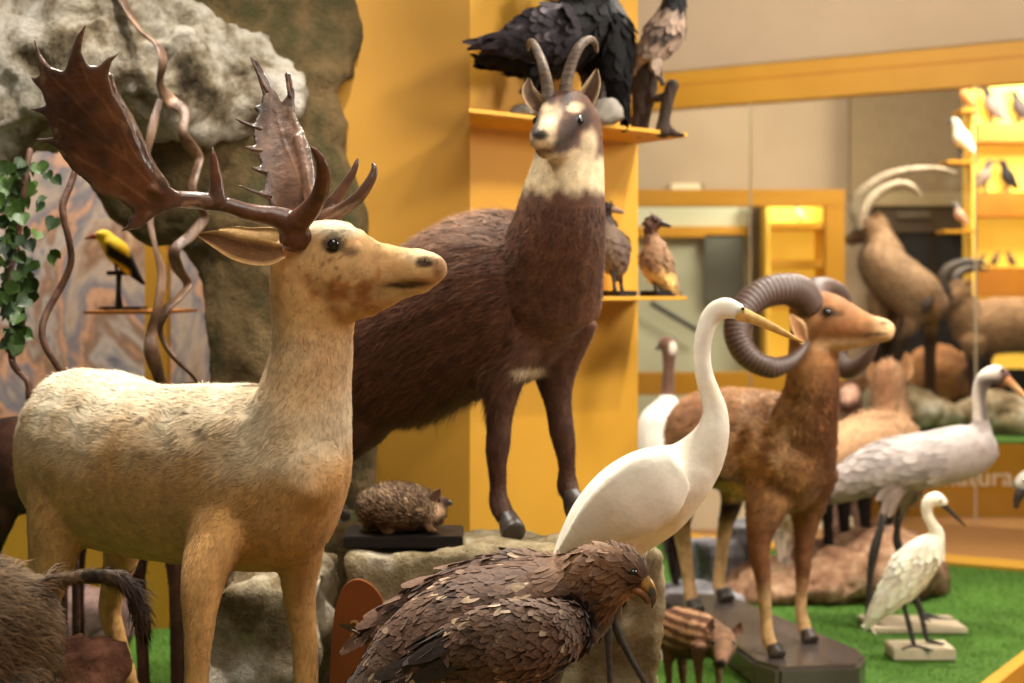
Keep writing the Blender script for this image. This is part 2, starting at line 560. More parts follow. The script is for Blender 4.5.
area('overhead_fill', (1.6, 10.4, 3.9), (1.6, 11.6, 0.8), 75, 1.2)  # unseen fill added over the far wall
area('overhead_fill', (-1.45, 5.0, 3.7), (-1.9, 6.3, 1.2), 170, 0.5, (1, 0.94, 0.84))  # added fill to brighten the backdrop and the oriole

# ------------------------------------------------------------------ setting
M_YEL = mat('yellow_paint', C(204, 150, 44), 0.6, C(198, 144, 40), 3, bump=0.03, bscale=300)
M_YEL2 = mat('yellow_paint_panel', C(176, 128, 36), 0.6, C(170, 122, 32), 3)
M_ORG = mat('orange_yellow_board', C(194, 138, 32), 0.5, C(188, 132, 28), 4)
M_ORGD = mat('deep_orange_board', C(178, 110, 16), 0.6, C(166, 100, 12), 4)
M_BEIGE = mat('beige_plaster', C(178, 153, 124), 0.8, C(171, 146, 117), 2)
M_FARW = mat('grey_beige_plaster', C(174, 152, 124), 0.8, C(167, 145, 117), 2)
M_GREEN = mat('pale_green_grey_panel', C(196, 196, 166), 0.5, C(184, 184, 152), 2)
M_CONC = mat('ribbed_grey_brown_cladding', C(132, 112, 82), 0.8, C(112, 94, 68), 30, stretch=(6, 1, 0.3), bump=0.2, bscale=20)
M_DARK = mat('black_brown_recess', C(20, 15, 12), 0.8, C(28, 22, 16), 3)
M_BEAM = mat('grey_beam', C(150, 132, 96), 0.7, C(140, 122, 88), 3)
M_TAN = mat('tan_vinyl_floor', C(160, 112, 62), 0.45, C(148, 102, 54), 1.2)
M_CREAM = mat('cream_panel', C(226, 208, 170), 0.6, C(216, 196, 158), 3)
M_GRASS = mat('artificial_turf', C(52, 92, 12), 0.8, C(78, 118, 24), 60, bump=0.5, bscale=260)
M_BLADE = mat('turf_blades', C(80, 126, 22), 0.7, C(58, 98, 14), 40)

prism('floor', [(-7, -0.5), (7, -0.5), (7, 13), (-7, 13)], -0.12, -0.06, M_TAN, kind='structure')
PA, PB, PC_, PD, PE = (-0.66, 1.42), (2.56, 6.31), (0.673, 7.32), (-3.0, 9.3), (-3.0, 1.42)
prism('floor_turf_platform', [PA, PB, PC_, PD, PE], -0.06, 0.0, M_GRASS, kind='structure')
prism('trim_1', rect(PA, PB, -0.045), -0.06, 0.012, M_YEL, kind='structure')
prism('trim_2', rect(PB, PD, -0.20), -0.06, 0.014, M_YEL, kind='structure')
rg = np.random.default_rng(5)
n = 90000
gx = rg.uniform(-1.6, 2.6, n); gy = rg.uniform(3.4, 8.0, n)
def left_of(a, b, x, y): return (b[0] - a[0]) * (y - a[1]) - (b[1] - a[1]) * (x - a[0]) > 0.004
k = left_of(PA, PB, gx, gy) & left_of(PB, PD, gx, gy)
gx, gy = gx[k], gy[k]; n = len(gx)
a = rg.uniform(0, 6.28, n); h = rg.uniform(0.006, 0.014, n)
b0 = np.stack([gx, gy, np.zeros(n)], 1); w = np.stack([np.cos(a), np.sin(a), np.zeros(n)], 1) * 0.0016
tp = b0 + np.stack([rg.normal(size=n) * 0.006, rg.normal(size=n) * 0.006, h], 1)
put('turf_blades', mk('turf_blades', np.stack([b0 - w, b0 + w, tp], 1).reshape(-1, 3), [np.arange(3 * n).reshape(-1, 3)], smooth=False), M_BLADE,
    label='short bright green blades of the artificial turf', cat='grass', kind='stuff')

# yellow corner behind the chamois
prism('wall_yellow_right', rect((-0.12, 4.28), (0.403, 4.80), 0.10), 0.0, 3.4, M_YEL, kind='structure')
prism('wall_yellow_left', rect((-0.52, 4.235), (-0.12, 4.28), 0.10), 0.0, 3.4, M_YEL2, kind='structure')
sh = [(-0.115, 3.945), (0.537, 4.58), (0.403, 4.798), (-0.118, 4.279)]
for z, lab in ((1.687, 'upper yellow shelf board carrying the black birds'), (1.189, 'lower yellow shelf board carrying the two ducks')):
    prism('wall_shelf', sh, z, z + 0.012, M_YEL, bevel=0.002, label=lab, cat='shelf', base=(0.2, 4.4, z))

# yellow strip and low yellow wall at the left, painted backdrop
prism('wall_yellow_strip', [(-1.322, 5.4), (-1.242, 5.4), (-1.242, 5.46), (-1.322, 5.46)], 0.0, 2.6, M_YEL, kind='structure')
prism('wall_yellow_low', [(-2.4, 5.5), (-0.9, 5.5), (-0.9, 5.6), (-2.4, 5.6)], 0.0, 0.62, M_YEL, kind='structure')
m, N_, L_, B_ = newmat('painted_rock_backdrop')
B_.inputs['Roughness'].default_value = 0.8
tc = N_.new('ShaderNodeTexCoord'); mp = N_.new('ShaderNodeMapping'); mp.inputs['Scale'].default_value = (1, 1, 0.6); mp.inputs['Rotation'].default_value = (0, 0.5, 0)
n1 = N_.new('ShaderNodeTexNoise'); n1.inputs['Scale'].default_value = 2.6; n1.inputs['Detail'].default_value = 7; n1.inputs['Roughness'].default_value = 0.62; n1.inputs['Distortion'].default_value = 0.5
r1 = N_.new('ShaderNodeValToRGB'); cr = r1.color_ramp; cr.elements[0].position = 0.25; cr.elements[0].color = (*C(66, 66, 84), 1)
cr.elements[1].position = 0.78; cr.elements[1].color = (*C(226, 190, 150), 1)
for ps, cc in ((0.38, C(88, 86, 96)), (0.43, C(160, 146, 134)), (0.47, C(112, 84, 64)), (0.505, C(180, 134, 102)), (0.54, C(98, 94, 100)), (0.6, C(158, 138, 120)), (0.67, C(112, 78, 54))):
    e = cr.elements.new(ps); e.color = (*cc, 1)
L_.new(tc.outputs['Object'], mp.inputs['Vector']); L_.new(mp.outputs['Vector'], n1.inputs['Vector']); L_.new(n1.outputs['Fac'], r1.inputs['Fac']); L_.new(r1.outputs['Color'], B_.inputs['Base Color'])
M_MURAL = m
prism('wall_painted_backdrop', [(-4.2, 6.3), (-0.5, 6.3), (-0.5, 6.4), (-4.2, 6.4)], 0.0, 3.2, M_MURAL, kind='structure')


def rockmat(name, cols, scale, bump=0.6, bscale=18, rough=0.85, pos=(0.32, 0.5, 0.68)):
    m, N, L, B = newmat(name); B.inputs['Roughness'].default_value = rough; B.inputs['Specular IOR Level'].default_value = 0.25
    tc = N.new('ShaderNodeTexCoord')
    n1 = N.new('ShaderNodeTexNoise'); n1.inputs['Scale'].default_value = scale; n1.inputs['Detail'].default_value = 10; n1.inputs['Roughness'].default_value = 0.65
    r = N.new('ShaderNodeValToRGB'); r.color_ramp.elements[0].position = pos[0]; r.color_ramp.elements[0].color = (*cols[0], 1)
    r.color_ramp.elements[1].position = pos[-1]; r.color_ramp.elements[1].color = (*cols[-1], 1)
    for p_, c_ in zip(pos[1:-1], cols[1:-1]):
        e = r.color_ramp.elements.new(p_); e.color = (*c_, 1)
    n2 = N.new('ShaderNodeTexNoise'); n2.inputs['Scale'].default_value = bscale; n2.inputs['Detail'].default_value = 10; n2.inputs['Roughness'].default_value = 0.7
    b = N.new('ShaderNodeBump'); b.inputs['Strength'].default_value = bump; b.inputs['Distance'].default_value = 0.03
    L.new(tc.outputs['Object'], n1.inputs['Vector']); L.new(tc.outputs['Object'], n2.inputs['Vector'])
    L.new(n1.outputs['Fac'], r.inputs['Fac']); L.new(r.outputs['Color'], B.inputs['Base Color'])
    L.new(n2.outputs['Fac'], b.inputs['Height']); L.new(b.outputs['Normal'], B.inputs['Normal'])
    return m


M_ROCKG = rockmat('grey_cliff_rock', (C(58, 48, 32), C(126, 112, 88), C(186, 176, 158), C(224, 218, 208)), 6, 1.0, 30, pos=(0.36, 0.45, 0.54, 0.68))
M_ROCKB = rockmat('mossy_brown_cliff_rock', (C(40, 54, 18), C(76, 66, 38), C(106, 86, 54), C(134, 112, 76)), 5, 0.9, 24, pos=(0.3, 0.45, 0.56, 0.74))
M_ROCKL = rockmat('pale_sandy_rock', (C(84, 70, 46), C(136, 118, 84), C(182, 166, 132), C(224, 214, 194)), 6, 0.9, 30, pos=(0.28, 0.44, 0.58, 0.74))
M_ROCKS = rockmat('streaked_grey_rock', (C(66, 52, 34), C(122, 104, 74), C(178, 164, 136), C(222, 214, 200)), 5, 0.8, 20, pos=(0.34, 0.45, 0.55, 0.68))
M_ROCKP = rockmat('purple_brown_rock', (C(80, 58, 52), C(140, 112, 104), C(176, 150, 140)), 6, 0.6, 20)
M_EARTH = rockmat('red_brown_earth', (C(110, 72, 48), C(174, 130, 98), C(208, 172, 136)), 12, 0.9, 50)
M_SLATE = rockmat('blue_grey_slate', (C(70, 66, 66), C(116, 112, 114), C(160, 156, 158)), 4, 0.4, 20)

# tall rock pillar and overhang of the artificial cliff
LX = (1, 0, 0)
rock('cliff_pillar', [Loft([(215, -260, 4.28, 152, 62), (212, -60, 4.26, 150, 60), (212, 60, 4.25, 148, 56), (220, 130, 4.24, 140, 54), (258, 190, 4.23, 106, 52), (278, 250, 4.23, 90, 52), (290, 380, 4.22, 86, 52), (294, 520, 4.22, 88, 54), (294, 690, 4.22, 96, 58)], lat=(0, 1, 0), sub=4)],
     0.018, M_ROCKB, 0.045, 3.0, ridge=0.4, octv=7, label='tall mossy brown rock pillar beside the yellow wall', cat='rock', base=(-0.65, 4.22, 0), kind='structure')
rock('cliff_overhang', [Loft([(-260, 40, 4.30, 130, 120), (-60, 50, 4.15, 122, 110), (50, 58, 4.11, 112, 100), (150, 50, 4.10, 78, 86), (225, 66, 4.10, 64, 66), (286, 92, 4.12, 40, 44)], lat=(0, 1, 0), sub=4)],
     0.018, M_ROCKG, 0.10, 3.4, ridge=0.6, seed=3.1, octv=8, label='pale grey boulder jutting out over the painted backdrop', cat='rock', base=(-1.4, 4.3, 1.6), kind='structure')

# rock ledge under the chamois and the block in front of it
M_LEDGE = M_ROCKL
rock('rock_ledge', [], 0.014, M_ROCKL, 0.024, 7, boxes=[boxpts((-0.02, 3.49, 0.315), (0.70, 0.30, 0.655)), boxpts((-0.01, 3.47, 0.30), (0.66, 0.28, 0.685)), boxpts((0.20, 3.56, 0.36), (0.11, 0.13, 0.66))], smooth=6, ridge=0.25,
     label='large sandy rock ledge the brown chamois stands on', cat='rock', base=(-0.05, 3.5, 0))
rock('hind_rock', [], 0.022, M_ROCKB, 0.035, 5, boxes=[boxpts((-0.60, 3.88, 0.32), (0.48, 0.28, 0.64))], smooth=6, ridge=0.25, seed=7.0, label='mossy rock behind the pale deer under the chamois hind feet', cat='rock', base=(-0.60, 3.9, 0))
rock('rock_block', [], 0.02, M_ROCKS, 0.05, 5, boxes=[boxpts((-0.54, 3.42, 0.28), (0.24, 0.44, 0.60))], smooth=8, ridge=0.3, seed=4.0,
     label='streaked grey rock block between the pale deer and the sandy ledge', cat='rock', base=(-0.52, 3.42, 0))

# beyond the glass
G0 = np.array([1.08, 9.1]); GD = np.array([1.65, -1.1])
def gp(s): return tuple(G0 + GD * s)
prism('wall_beige_upper', rect(gp(-0.9), gp(1.9), 0.15), 2.55, 4.4, M_BEIGE, kind='structure')
prism('trim_3', rect(gp(-0.9), gp(1.9), 0.12), 2.33, 2.462, M_ORG, kind='structure')
prism('trim_4', rect(gp(-0.9), gp(1.9), 0.10), 2.462, 2.474, M_ORGD, kind='structure')
prism('trim_5', rect(gp(-0.9), gp(1.9), 0.13), 2.474, 2.56, M_ORG, kind='structure')
m, N_, L_, B_ = newmat('clear_glass')
o_ = [x for x in N_ if x.type == 'OUTPUT_MATERIAL'][0]
tr = N_.new('ShaderNodeBsdfTransparent'); tr.inputs[0].default_value = (0.97, 0.98, 0.96, 1)
gl = N_.new('ShaderNodeBsdfGlossy'); gl.inputs['Roughness'].default_value = 0.02
mx = N_.new('ShaderNodeMixShader'); fr = N_.new('ShaderNodeFresnel'); fr.inputs[0].default_value = 1.35
L_.new(fr.outputs[0], mx.inputs[0]); L_.new(tr.outputs[0], mx.inputs[1]); L_.new(gl.outputs[0], mx.inputs[2]); L_.new(mx.outputs[0], o_.inputs['Surface'])
M_GLASS = m
for i, (s0, s1) in enumerate(((-0.9, 0.197), (0.202, 0.868), (0.873, 1.9))):
    prism('window_%d' % (i + 1), rect(gp(s0), gp(s1), 0.012), -0.06, 2.33, M_GLASS, kind='structure')
M_SEAM = mat('translucent_glass_joint', C(190, 176, 146), 0.4, C(176, 160, 130), 5)
for i, s in enumerate((0.197, 0.868)):
    prism('trim_%d' % (6 + i), rect(gp(s), gp(s + 0.005), 0.012), -0.06, 2.33, M_SEAM, kind='structure')

prism('wall_far', [(-0.6, 12.0), (6.5, 12.0), (6.5, 12.15), (-0.6, 12.15)], -0.06, 4.4, M_FARW, kind='structure')
prism('wall_cladding', [(2.60, 11.5), (5.2, 11.5), (5.2, 11.6), (2.60, 11.6)], 1.9, 2.9, M_CONC, kind='structure')
prism('trim_8', [(2.60, 11.38), (5.2, 11.38), (5.2, 11.5), (2.60, 11.5)], 1.86, 1.96, M_BEAM, kind='structure')
prism('wall_dark_recess', [(2.80, 11.45), (5.2, 11.45), (5.2, 11.6), (2.80, 11.6)], -0.06, 1.80, M_DARK, kind='structure')
prism('trim_9', [(2.64, 11.42), (5.2, 11.42), (5.2, 11.5), (2.64, 11.5)], 1.66, 1.86, mat('brown_lintel', C(74, 58, 38), 0.7, C(64, 50, 32), 3), kind='structure')
box('direction_sign', (3.045, 11.40, 1.79), (0.26, 0.03, 0.055), mat('dim_sign', C(88, 76, 58), 0.5, C(70, 58, 42), 20), label='small dim sign over the dark recess behind the ibex', cat='sign', base=(3.045, 11.40, 1.76))
# wall box
w = empty('wall_box', (1.38, 11.95, 1.94), 'small white box mounted on the far wall left of the glass joint', 'box')
box('cover', (1.38, 11.95, 2.01), (0.24, 0.10, 0.11), M_CREAM, w, bevel=0.01)
box('mounting_plate', (1.40, 11.99, 2.0), (0.27, 0.03, 0.14), mat('grey_plate', C(120, 104, 80), 0.6), w)

# orange portal with greenish window and lit cabinet
f = empty('portal_frame', (1.6, 10.6, -0.06), 'orange yellow portal frame standing behind the glass', 'frame')
box('head_beam', (1.49, 10.6, 1.868), (1.70, 0.12, 0.118), M_ORG, f)
box('post', (2.272, 10.6, 0.875), (0.135, 0.12, 1.866), M_ORG, f)
box('post', (0.70, 10.6, 0.875), (0.12, 0.12, 1.86), M_ORG, f)
box('sill_beam', (1.48, 10.6, 0.56), (1.43, 0.11, 0.16), M_ORG, f)
prism('wall_green_panel', [(0.6, 11.4), (1.86, 11.4), (1.86, 11.5), (0.6, 11.5)], -0.06, 1.93, M_GREEN, kind='structure')
prism('trim_10', [(0.95, 11.30), (1.85, 11.30), (1.85, 11.4), (0.95, 11.4)], 1.62, 1.70, M_ORG, kind='structure')
prism('trim_11', [(1.78, 11.2), (1.845, 11.2), (1.845, 11.3), (1.78, 11.3)], -0.06, 1.9, mat('dark_brown_post', C(86, 68, 44), 0.6, C(74, 58, 36), 5), kind='structure')
box('wall_screen', (1.60, 11.33, 1.38), (0.30, 0.06, 0.52), mat('grey_screen', C(96, 94, 80), 0.35, C(84, 82, 70), 3), label='dark grey screen panel under the yellow beam behind the glass', cat='screen', base=(1.6, 11.33, 1.12))
tube('handrail', [(1.05, 11.25, 1.12, 0.022), (1.42, 11.25, 0.90, 0.022)], mat('dark_rail', C(60, 56, 46), 0.4), world=True, label='dark slanting handrail below the duck shelf behind the glass', cat='rail', base=(1.05, 11.25, 0.9))


def cabinet(name, x0, x1, y0, y1, z0, z1, zs, thick, label, cat, shelf_mat):
    c = empty(name, ((x0 + x1) / 2, (y0 + y1) / 2, z0), label, cat)
    box('back_panel', ((x0 + x1) / 2, y1 - 0.01, (z0 + z1) / 2), (x1 - x0, 0.02, z1 - z0), M_GLOW, c)
    for x in (x0 + 0.01, x1 - 0.01):
        box('side_panel', (x, (y0 + y1) / 2, (z0 + z1) / 2), (0.03, y1 - y0, z1 - z0), M_YELC, c)
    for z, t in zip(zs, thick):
        box('shelf', ((x0 + x1) / 2, (y0 + y1) / 2 - 0.01, z - t / 2), (x1 - x0 - 0.05, y1 - y0 - 0.03, t), shelf_mat, c)
    return c


M_YELC = mat('bright_yellow_board', C(250, 204, 84), 0.5, C(244, 196, 70), 3)
M_GLOW = mat('glowing_yellow_panel', C(250, 204, 84), 0.5)
bp = M_GLOW.node_tree.nodes['Principled BSDF']; bp.inputs['Emission Color'].default_value = (*C(255, 204, 70), 1); bp.inputs['Emission Strength'].default_value = 0.55  # glow added so the back panels look evenly lit
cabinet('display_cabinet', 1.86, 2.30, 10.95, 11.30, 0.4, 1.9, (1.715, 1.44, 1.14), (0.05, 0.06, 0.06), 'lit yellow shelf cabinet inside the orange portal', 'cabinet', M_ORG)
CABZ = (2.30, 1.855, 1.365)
cabinet('display_cabinet', 2.985, 4.1, 9.72, 9.92, 0.7, 2.75, CABZ, (0.12, 0.16, 0.19), 'tall lit yellow shelf cabinet with small birds at right edge', 'cabinet', M_ORGD)  # shelf boards thickened and darkened to stand for shade bands below them
area('cabinet_fill', (2.08, 10.75, 2.2), (2.08, 11.3, 1.4), 10, 0.3)  # added fill hung in front of the portal cabinet
area('cabinet_fill', (3.4, 9.35, 2.5), (3.5, 10.2, 1.6), 26, 0.4)  # added fill hung in front of the right cabinet

# cream plinth, orange plinth with lettering
prism('wall_cream_low', [(0.62, 8.02), (1.9, 8.02), (1.9, 8.2), (0.62, 8.2)], -0.06, 0.42, M_CREAM, kind='structure')
pl = empty('display_plinth', (2.9, 9.2, -0.06), 'orange yellow plinth with white lettering and a green top carrying the ibexes', 'plinth')
prism('body', [(1.92, 8.47), (4.6, 8.47), (4.6, 10.4), (1.92, 10.4)], -0.06, 0.35, M_ORG, pl)
prism('turf_top', [(1.93, 8.48), (4.59, 8.48), (4.59, 10.39), (1.93, 10.39)], 0.35, 0.362, M_GRASS, pl)
tm = textmesh('lettering', 'natura', 0.155)
tm.transform(Matrix.Translation((2.63, 8.466, 0.115)) @ Matrix.Rotation(math.pi / 2, 4, 'X'))
put('lettering', tm, mat('white_letters', C(246, 232, 210), 0.5), pl, label='white lettering on the orange plinth')
# ------------------------------------------------------------------ fallow deer
TH = math.radians(42)
H = np.array([math.cos(TH), -math.sin(TH), 0]); LAT = np.array([-math.sin(TH), -math.cos(TH), 0])
LH = (-0.17, -0.98, 0)
deer = [
    Loft([(308, 464, 2.64, 52, 40), (292, 470, 2.69, 86, 58), (265, 477, 2.76, 94, 72), (222, 476, 2.85, 92, 76), (150, 472, 3.0, 87, 74), (100, 459, 3.10, 89, 70), (68, 452, 3.18, 83, 58), (52, 448, 3.22, 58, 42)], LAT, 20),
    Loft([(302, 262, 2.65, 34, 32), (311, 298, 2.66, 42, 37), (313, 340, 2.67, 41, 38), (308, 380, 2.68, 45, 42), (300, 420, 2.69, 54, 50), (287, 465, 2.72, 68, 56), (268, 505, 2.77, 70, 54)], LH, 18),
    Loft([(292, 268, 2.66, 36, 32), (318, 264, 2.65, 44, 37), (345, 268, 2.63, 44, 35), (372, 271, 2.61, 33, 27), (398, 272, 2.595, 26, 21), (420, 270, 2.58, 22, 19), (433, 269, 2.575, 18, 18), (439, 268, 2.57, 14, 14)], LH, 18, flow=-1),
    Loft([(330, 300, 2.645, 26, 26), (362, 298, 2.62, 22, 20), (396, 289, 2.60, 14, 15), (426, 284, 2.585, 10, 12)], LH, 14, flow=-1),
    # near fore leg, far fore leg
    Loft([(256, 440, 2.88, 46, 22), (236, 490, 2.78, 52, 28), (216, 540, 2.68, 40, 27), (202, 587, 2.62, 26, 21), (199, 628, 2.60, 17, 16), (196, 683, 2.59, 13.5, 13), (196, 730, 2.58, 15, 15), (196, 770, 2.58, 10, 10), (196, 880, 2.58, 9, 9), (197, 935, 2.57, 12, 11), (202, 965, 2.55, 11, 11)], LAT),
    Loft([(288, 480, 2.80, 54, 32), (299, 545, 2.79, 30, 24), (299, 590, 2.78, 17, 18), (304, 635, 2.78, 14, 14), (306, 683, 2.78, 13, 13), (306, 715, 2.78, 14, 14), (306, 750, 2.78, 9.5, 9.5), (306, 850, 2.78, 9, 9), (308, 893, 2.77, 11, 10), (312, 918, 2.75, 10, 10)], LAT),
    # near hind, far hind
    Loft([(76, 450, 3.06, 62, 36), (60, 510, 3.04, 40, 30), (52, 560, 3.03, 28, 22), (40, 612, 3.06, 17, 14), (26, 655, 3.12, 14, 11), (33, 720, 3.09, 10, 10), (44, 810, 3.06, 9.5, 9), (50, 840, 3.04, 11, 10), (56, 862, 3.02, 10, 10)], LAT),
    Loft([(116, 455, 3.24, 56, 32), (120, 510, 3.24, 38, 26), (122, 550, 3.24, 23, 18), (114, 585, 3.27, 15, 13), (110, 612, 3.29, 13, 11), (120, 650, 3.27, 10, 10), (133, 700, 3.25, 9, 9), (140, 780, 3.23, 9, 9), (146, 806, 3.2, 10, 10), (152, 824, 3.18, 9, 9)], LAT),
    # tail
    Loft([(46, 412, 3.26, 14, 12), (28, 430, 3.32, 13, 11), (22, 468, 3.33, 10, 9), (24, 500, 3.33, 5, 5)], LAT),
]
FA, FB, FT, FS = C(226, 204, 158), C(188, 150, 100), C(204, 160, 104), C(120, 84, 50)


def paint_deer(x, y, p, n):
    c = np.tile(C(252, 236, 202), (len(p), 1))
    up = sm(0.84, 1.06, p[:, 2] + 0.05 * fuzz(p, 10, 41))                     # back painted near white for the overhead highlights; coat tawnier below
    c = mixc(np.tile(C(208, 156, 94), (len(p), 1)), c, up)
    c = mixc(c, np.tile(C(196, 150, 92), (len(p), 1)), 0.35 * sm(0.0, 0.8, fuzz(p, 12, 31)))
    head = blob(x, y, 350, 275, 115, 62, 0.3) * (y < 360)
    c = mixc(c, np.tile(C(208, 156, 92), (len(p), 1)), 0.9 * head)
    neck = blob(x, y, 312, 345, 60, 80, 0.5)
    c = mixc(c, np.tile(C(206, 156, 94), (len(p), 1)), 0.75 * neck)
    # rusty cheek, pale brow, nose and chin
    f = sm(-0.2, 0.9, fuzz(p, 60, 3))
    c = mixc(c, np.tile(C(160, 90, 42), (len(p), 1)), 0.75 * f * blob(x, y, 355, 288, 55, 28, 0.5))
    c = mixc(c, np.tile(C(184, 120, 66), (len(p), 1)), 0.22 * f * blob(x, y, 315, 350, 45, 55, 0.6))
    c = mixc(c, np.tile(C(244, 226, 190), (len(p), 1)), 0.8 * blob(x, y, 338, 228, 28, 9, 0.5))
    c = mixc(c, np.tile(C(240, 214, 170), (len(p), 1)), 0.6 * blob(x, y, 425, 256, 22, 7, 0.6))
    c = mixc(c, np.tile(C(232, 204, 150), (len(p), 1)), 0.7 * blob(x, y, 415, 294, 34, 8, 0.5))
    dk = np.tile(C(52, 32, 20), (len(p), 1))
    c = mixc(c, dk, 0.9 * blob(x, y, 333, 244, 13, 9, 0.3))
    c = mixc(c, dk, 0.75 * blob(x, y, 350, 252, 9, 5, 0.5))
    c = mixc(c, dk, 0.95 * blob(x, y, 425, 262.5, 10, 5, 0.3))
    c = mixc(c, np.tile(C(124, 72, 44), (len(p), 1)), 0.7 * blob(x, y, 439, 266, 7, 10, 0.5))
    c = mixc(c, np.tile(C(64, 48, 24), (len(p), 1)), 0.9 * blob(x, y, 406, 285 - 0.06 * (x - 406), 23, 3.6, 0.4))
    sp = (fuzz(p, 190, 8) > 0.75) * blob(x, y, 336, 266, 30, 18, 0.5)
    c = mixc(c, dk, 0.6 * sp)
    # darker worn patch on the thigh, dark fold between chest and fore leg
    c = mixc(c, np.tile(C(140, 100, 60), (len(p), 1)), 0.45 * blob(x, y, 45, 520, 26, 45, 0.7) * sm(-0.5, 0.8, fuzz(p, 25, 5)))
    c = c * (1 + 0.07 * fuzz(p, 14, 6) + 0.04 * fuzz(p, 70, 7))[:, None].clip(0.7, 1.2)
    return c.clip(0, 1)


def warp_deer(V, N):
    """tufted, creased old skin: brow wrinkles, eye sockets, mouth and nostril hollows"""
    x, y = proj(V)
    up = sm(0.85, 1.0, V[:, 2]) * sm(265, 225, x)
    h = 0.004 * up * fuzz(V * np.array([0.45, 0.45, 1.5]), 34, 21)
    h -= 0.010 * blob(x, y, 333, 243, 14, 10, 0.5) + 0.008 * blob(x, y, 425, 263, 9, 5, 0.5) + 0.005 * blob(x, y, 406, 285, 24, 4, 0.5)
    h += 0.006 * blob(x, y, 335, 230, 20, 7, 0.6) + 0.003 * blob(x, y, 360, 232, 25, 2, 0.7) - 0.003 * blob(x, y, 352, 228, 22, 2, 0.7)
    h += 0.002 * fuzz(V, 70, 23) * blob(x, y, 350, 280, 100, 60, 0.4)
    return V + N * h[:, None]


def len_deer(p):
    x, y = proj(p)
    hd = blob(x, y, 355, 278, 105, 55, 0.35)
    back = sm(0.80, 1.02, p[:, 2]) * sm(300, 200, x)
    return (0.010 + 0.020 * back) * (1 - hd) + 0.0035 * hd


DB = (-0.75, 2.95, 0)
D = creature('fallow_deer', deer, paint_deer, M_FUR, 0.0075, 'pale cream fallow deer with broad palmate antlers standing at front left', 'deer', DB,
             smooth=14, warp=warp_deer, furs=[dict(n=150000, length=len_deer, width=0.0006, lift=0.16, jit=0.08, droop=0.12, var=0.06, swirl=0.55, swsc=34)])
for (x, y, d, dx) in ((203, 985, 2.54, 0), (313, 936, 2.74, 0), (57, 881, 3.01, 0), (153, 841, 3.17, 0)):
    tube('hoof', [(x - 2, y - 22, d + 0.02, 10), (x, y - 8, d, 13, 11), (x + 2, y + (d * 0 + 8), d - 0.01, 15, 12)], M_HOOF, D, LAT, cap=0.2)
ball('eye', P(333, 244, 2.583), 0.0108, M_EYE, D)
ball('eye', P(343, 244, 2.698), 0.0108, M_EYE, D)


def ear(name, path, widths, nrm, inner, outer, parent, cup=0.5, thick=0.004):
    V, Q, s = strip(path, widths, nrm, cup, thick, rows=9, sub=6)
    h = len(V) // 2
    c = np.vstack([mixc(np.tile(inner, (h, 1)), np.tile(outer, (h, 1)), sm(0.55, 0.95, s[:h])), np.tile(outer, (h, 1))])
    return put(name, mk(name, V, [Q], c), M_SKIN, parent)


ear('ear', [(283, 252, 2.58), (264, 254, 2.565), (240, 250, 2.57), (216, 240, 2.575), (199, 235, 2.58)], [7, 14, 14, 9, 2], (0.25, -1, 0.25), C(104, 68, 36), C(206, 160, 100), D, 0.55)
ear('ear', [(292, 246, 2.74), (274, 246, 2.78), (252, 244, 2.83), (232, 236, 2.87), (219, 231, 2.90)], [7, 16, 15, 9, 2], (0.25, 1, 0.35), C(150, 108, 60), C(216, 172, 112), D, 0.55)

m, N_, L_, B_ = newmat('antler_bone')
B_.inputs['Roughness'].default_value = 0.33; B_.inputs['Specular IOR Level'].default_value = 0.5
a_ = N_.new('ShaderNodeAttribute'); a_.attribute_name = 'Col'
tc = N_.new('ShaderNodeTexCoord'); n1 = N_.new('ShaderNodeTexNoise'); n1.inputs['Scale'].default_value = 22; n1.inputs['Detail'].default_value = 8
mr = N_.new('ShaderNodeMapRange'); mr.inputs['From Min'].default_value = 0.3; mr.inputs['From Max'].default_value = 0.7; mr.inputs['To Min'].default_value = 0.55; mr.inputs['To Max'].default_value = 1.4
vm = N_.new('ShaderNodeVectorMath'); vm.operation = 'SCALE'
n2 = N_.new('ShaderNodeTexNoise'); n2.inputs['Scale'].default_value = 90; n2.inputs['Detail'].default_value = 6
b_ = N_.new('ShaderNodeBump'); b_.inputs['Strength'].default_value = 0.15; b_.inputs['Distance'].default_value = 0.01
L_.new(tc.outputs['Object'], n1.inputs['Vector']); L_.new(tc.outputs['Object'], n2.inputs['Vector']); L_.new(n1.outputs['Fac'], mr.inputs['Value'])
L_.new(a_.outputs['Color'], vm.inputs[0]); L_.new(mr.outputs['Result'], vm.inputs['Scale']); L_.new(vm.outputs['Vector'], B_.inputs['Base Color'])
L_.new(n2.outputs['Fac'], b_.inputs['Height']); L_.new(b_.outputs['Normal'], B_.inputs['Normal'])
M_ANT = m


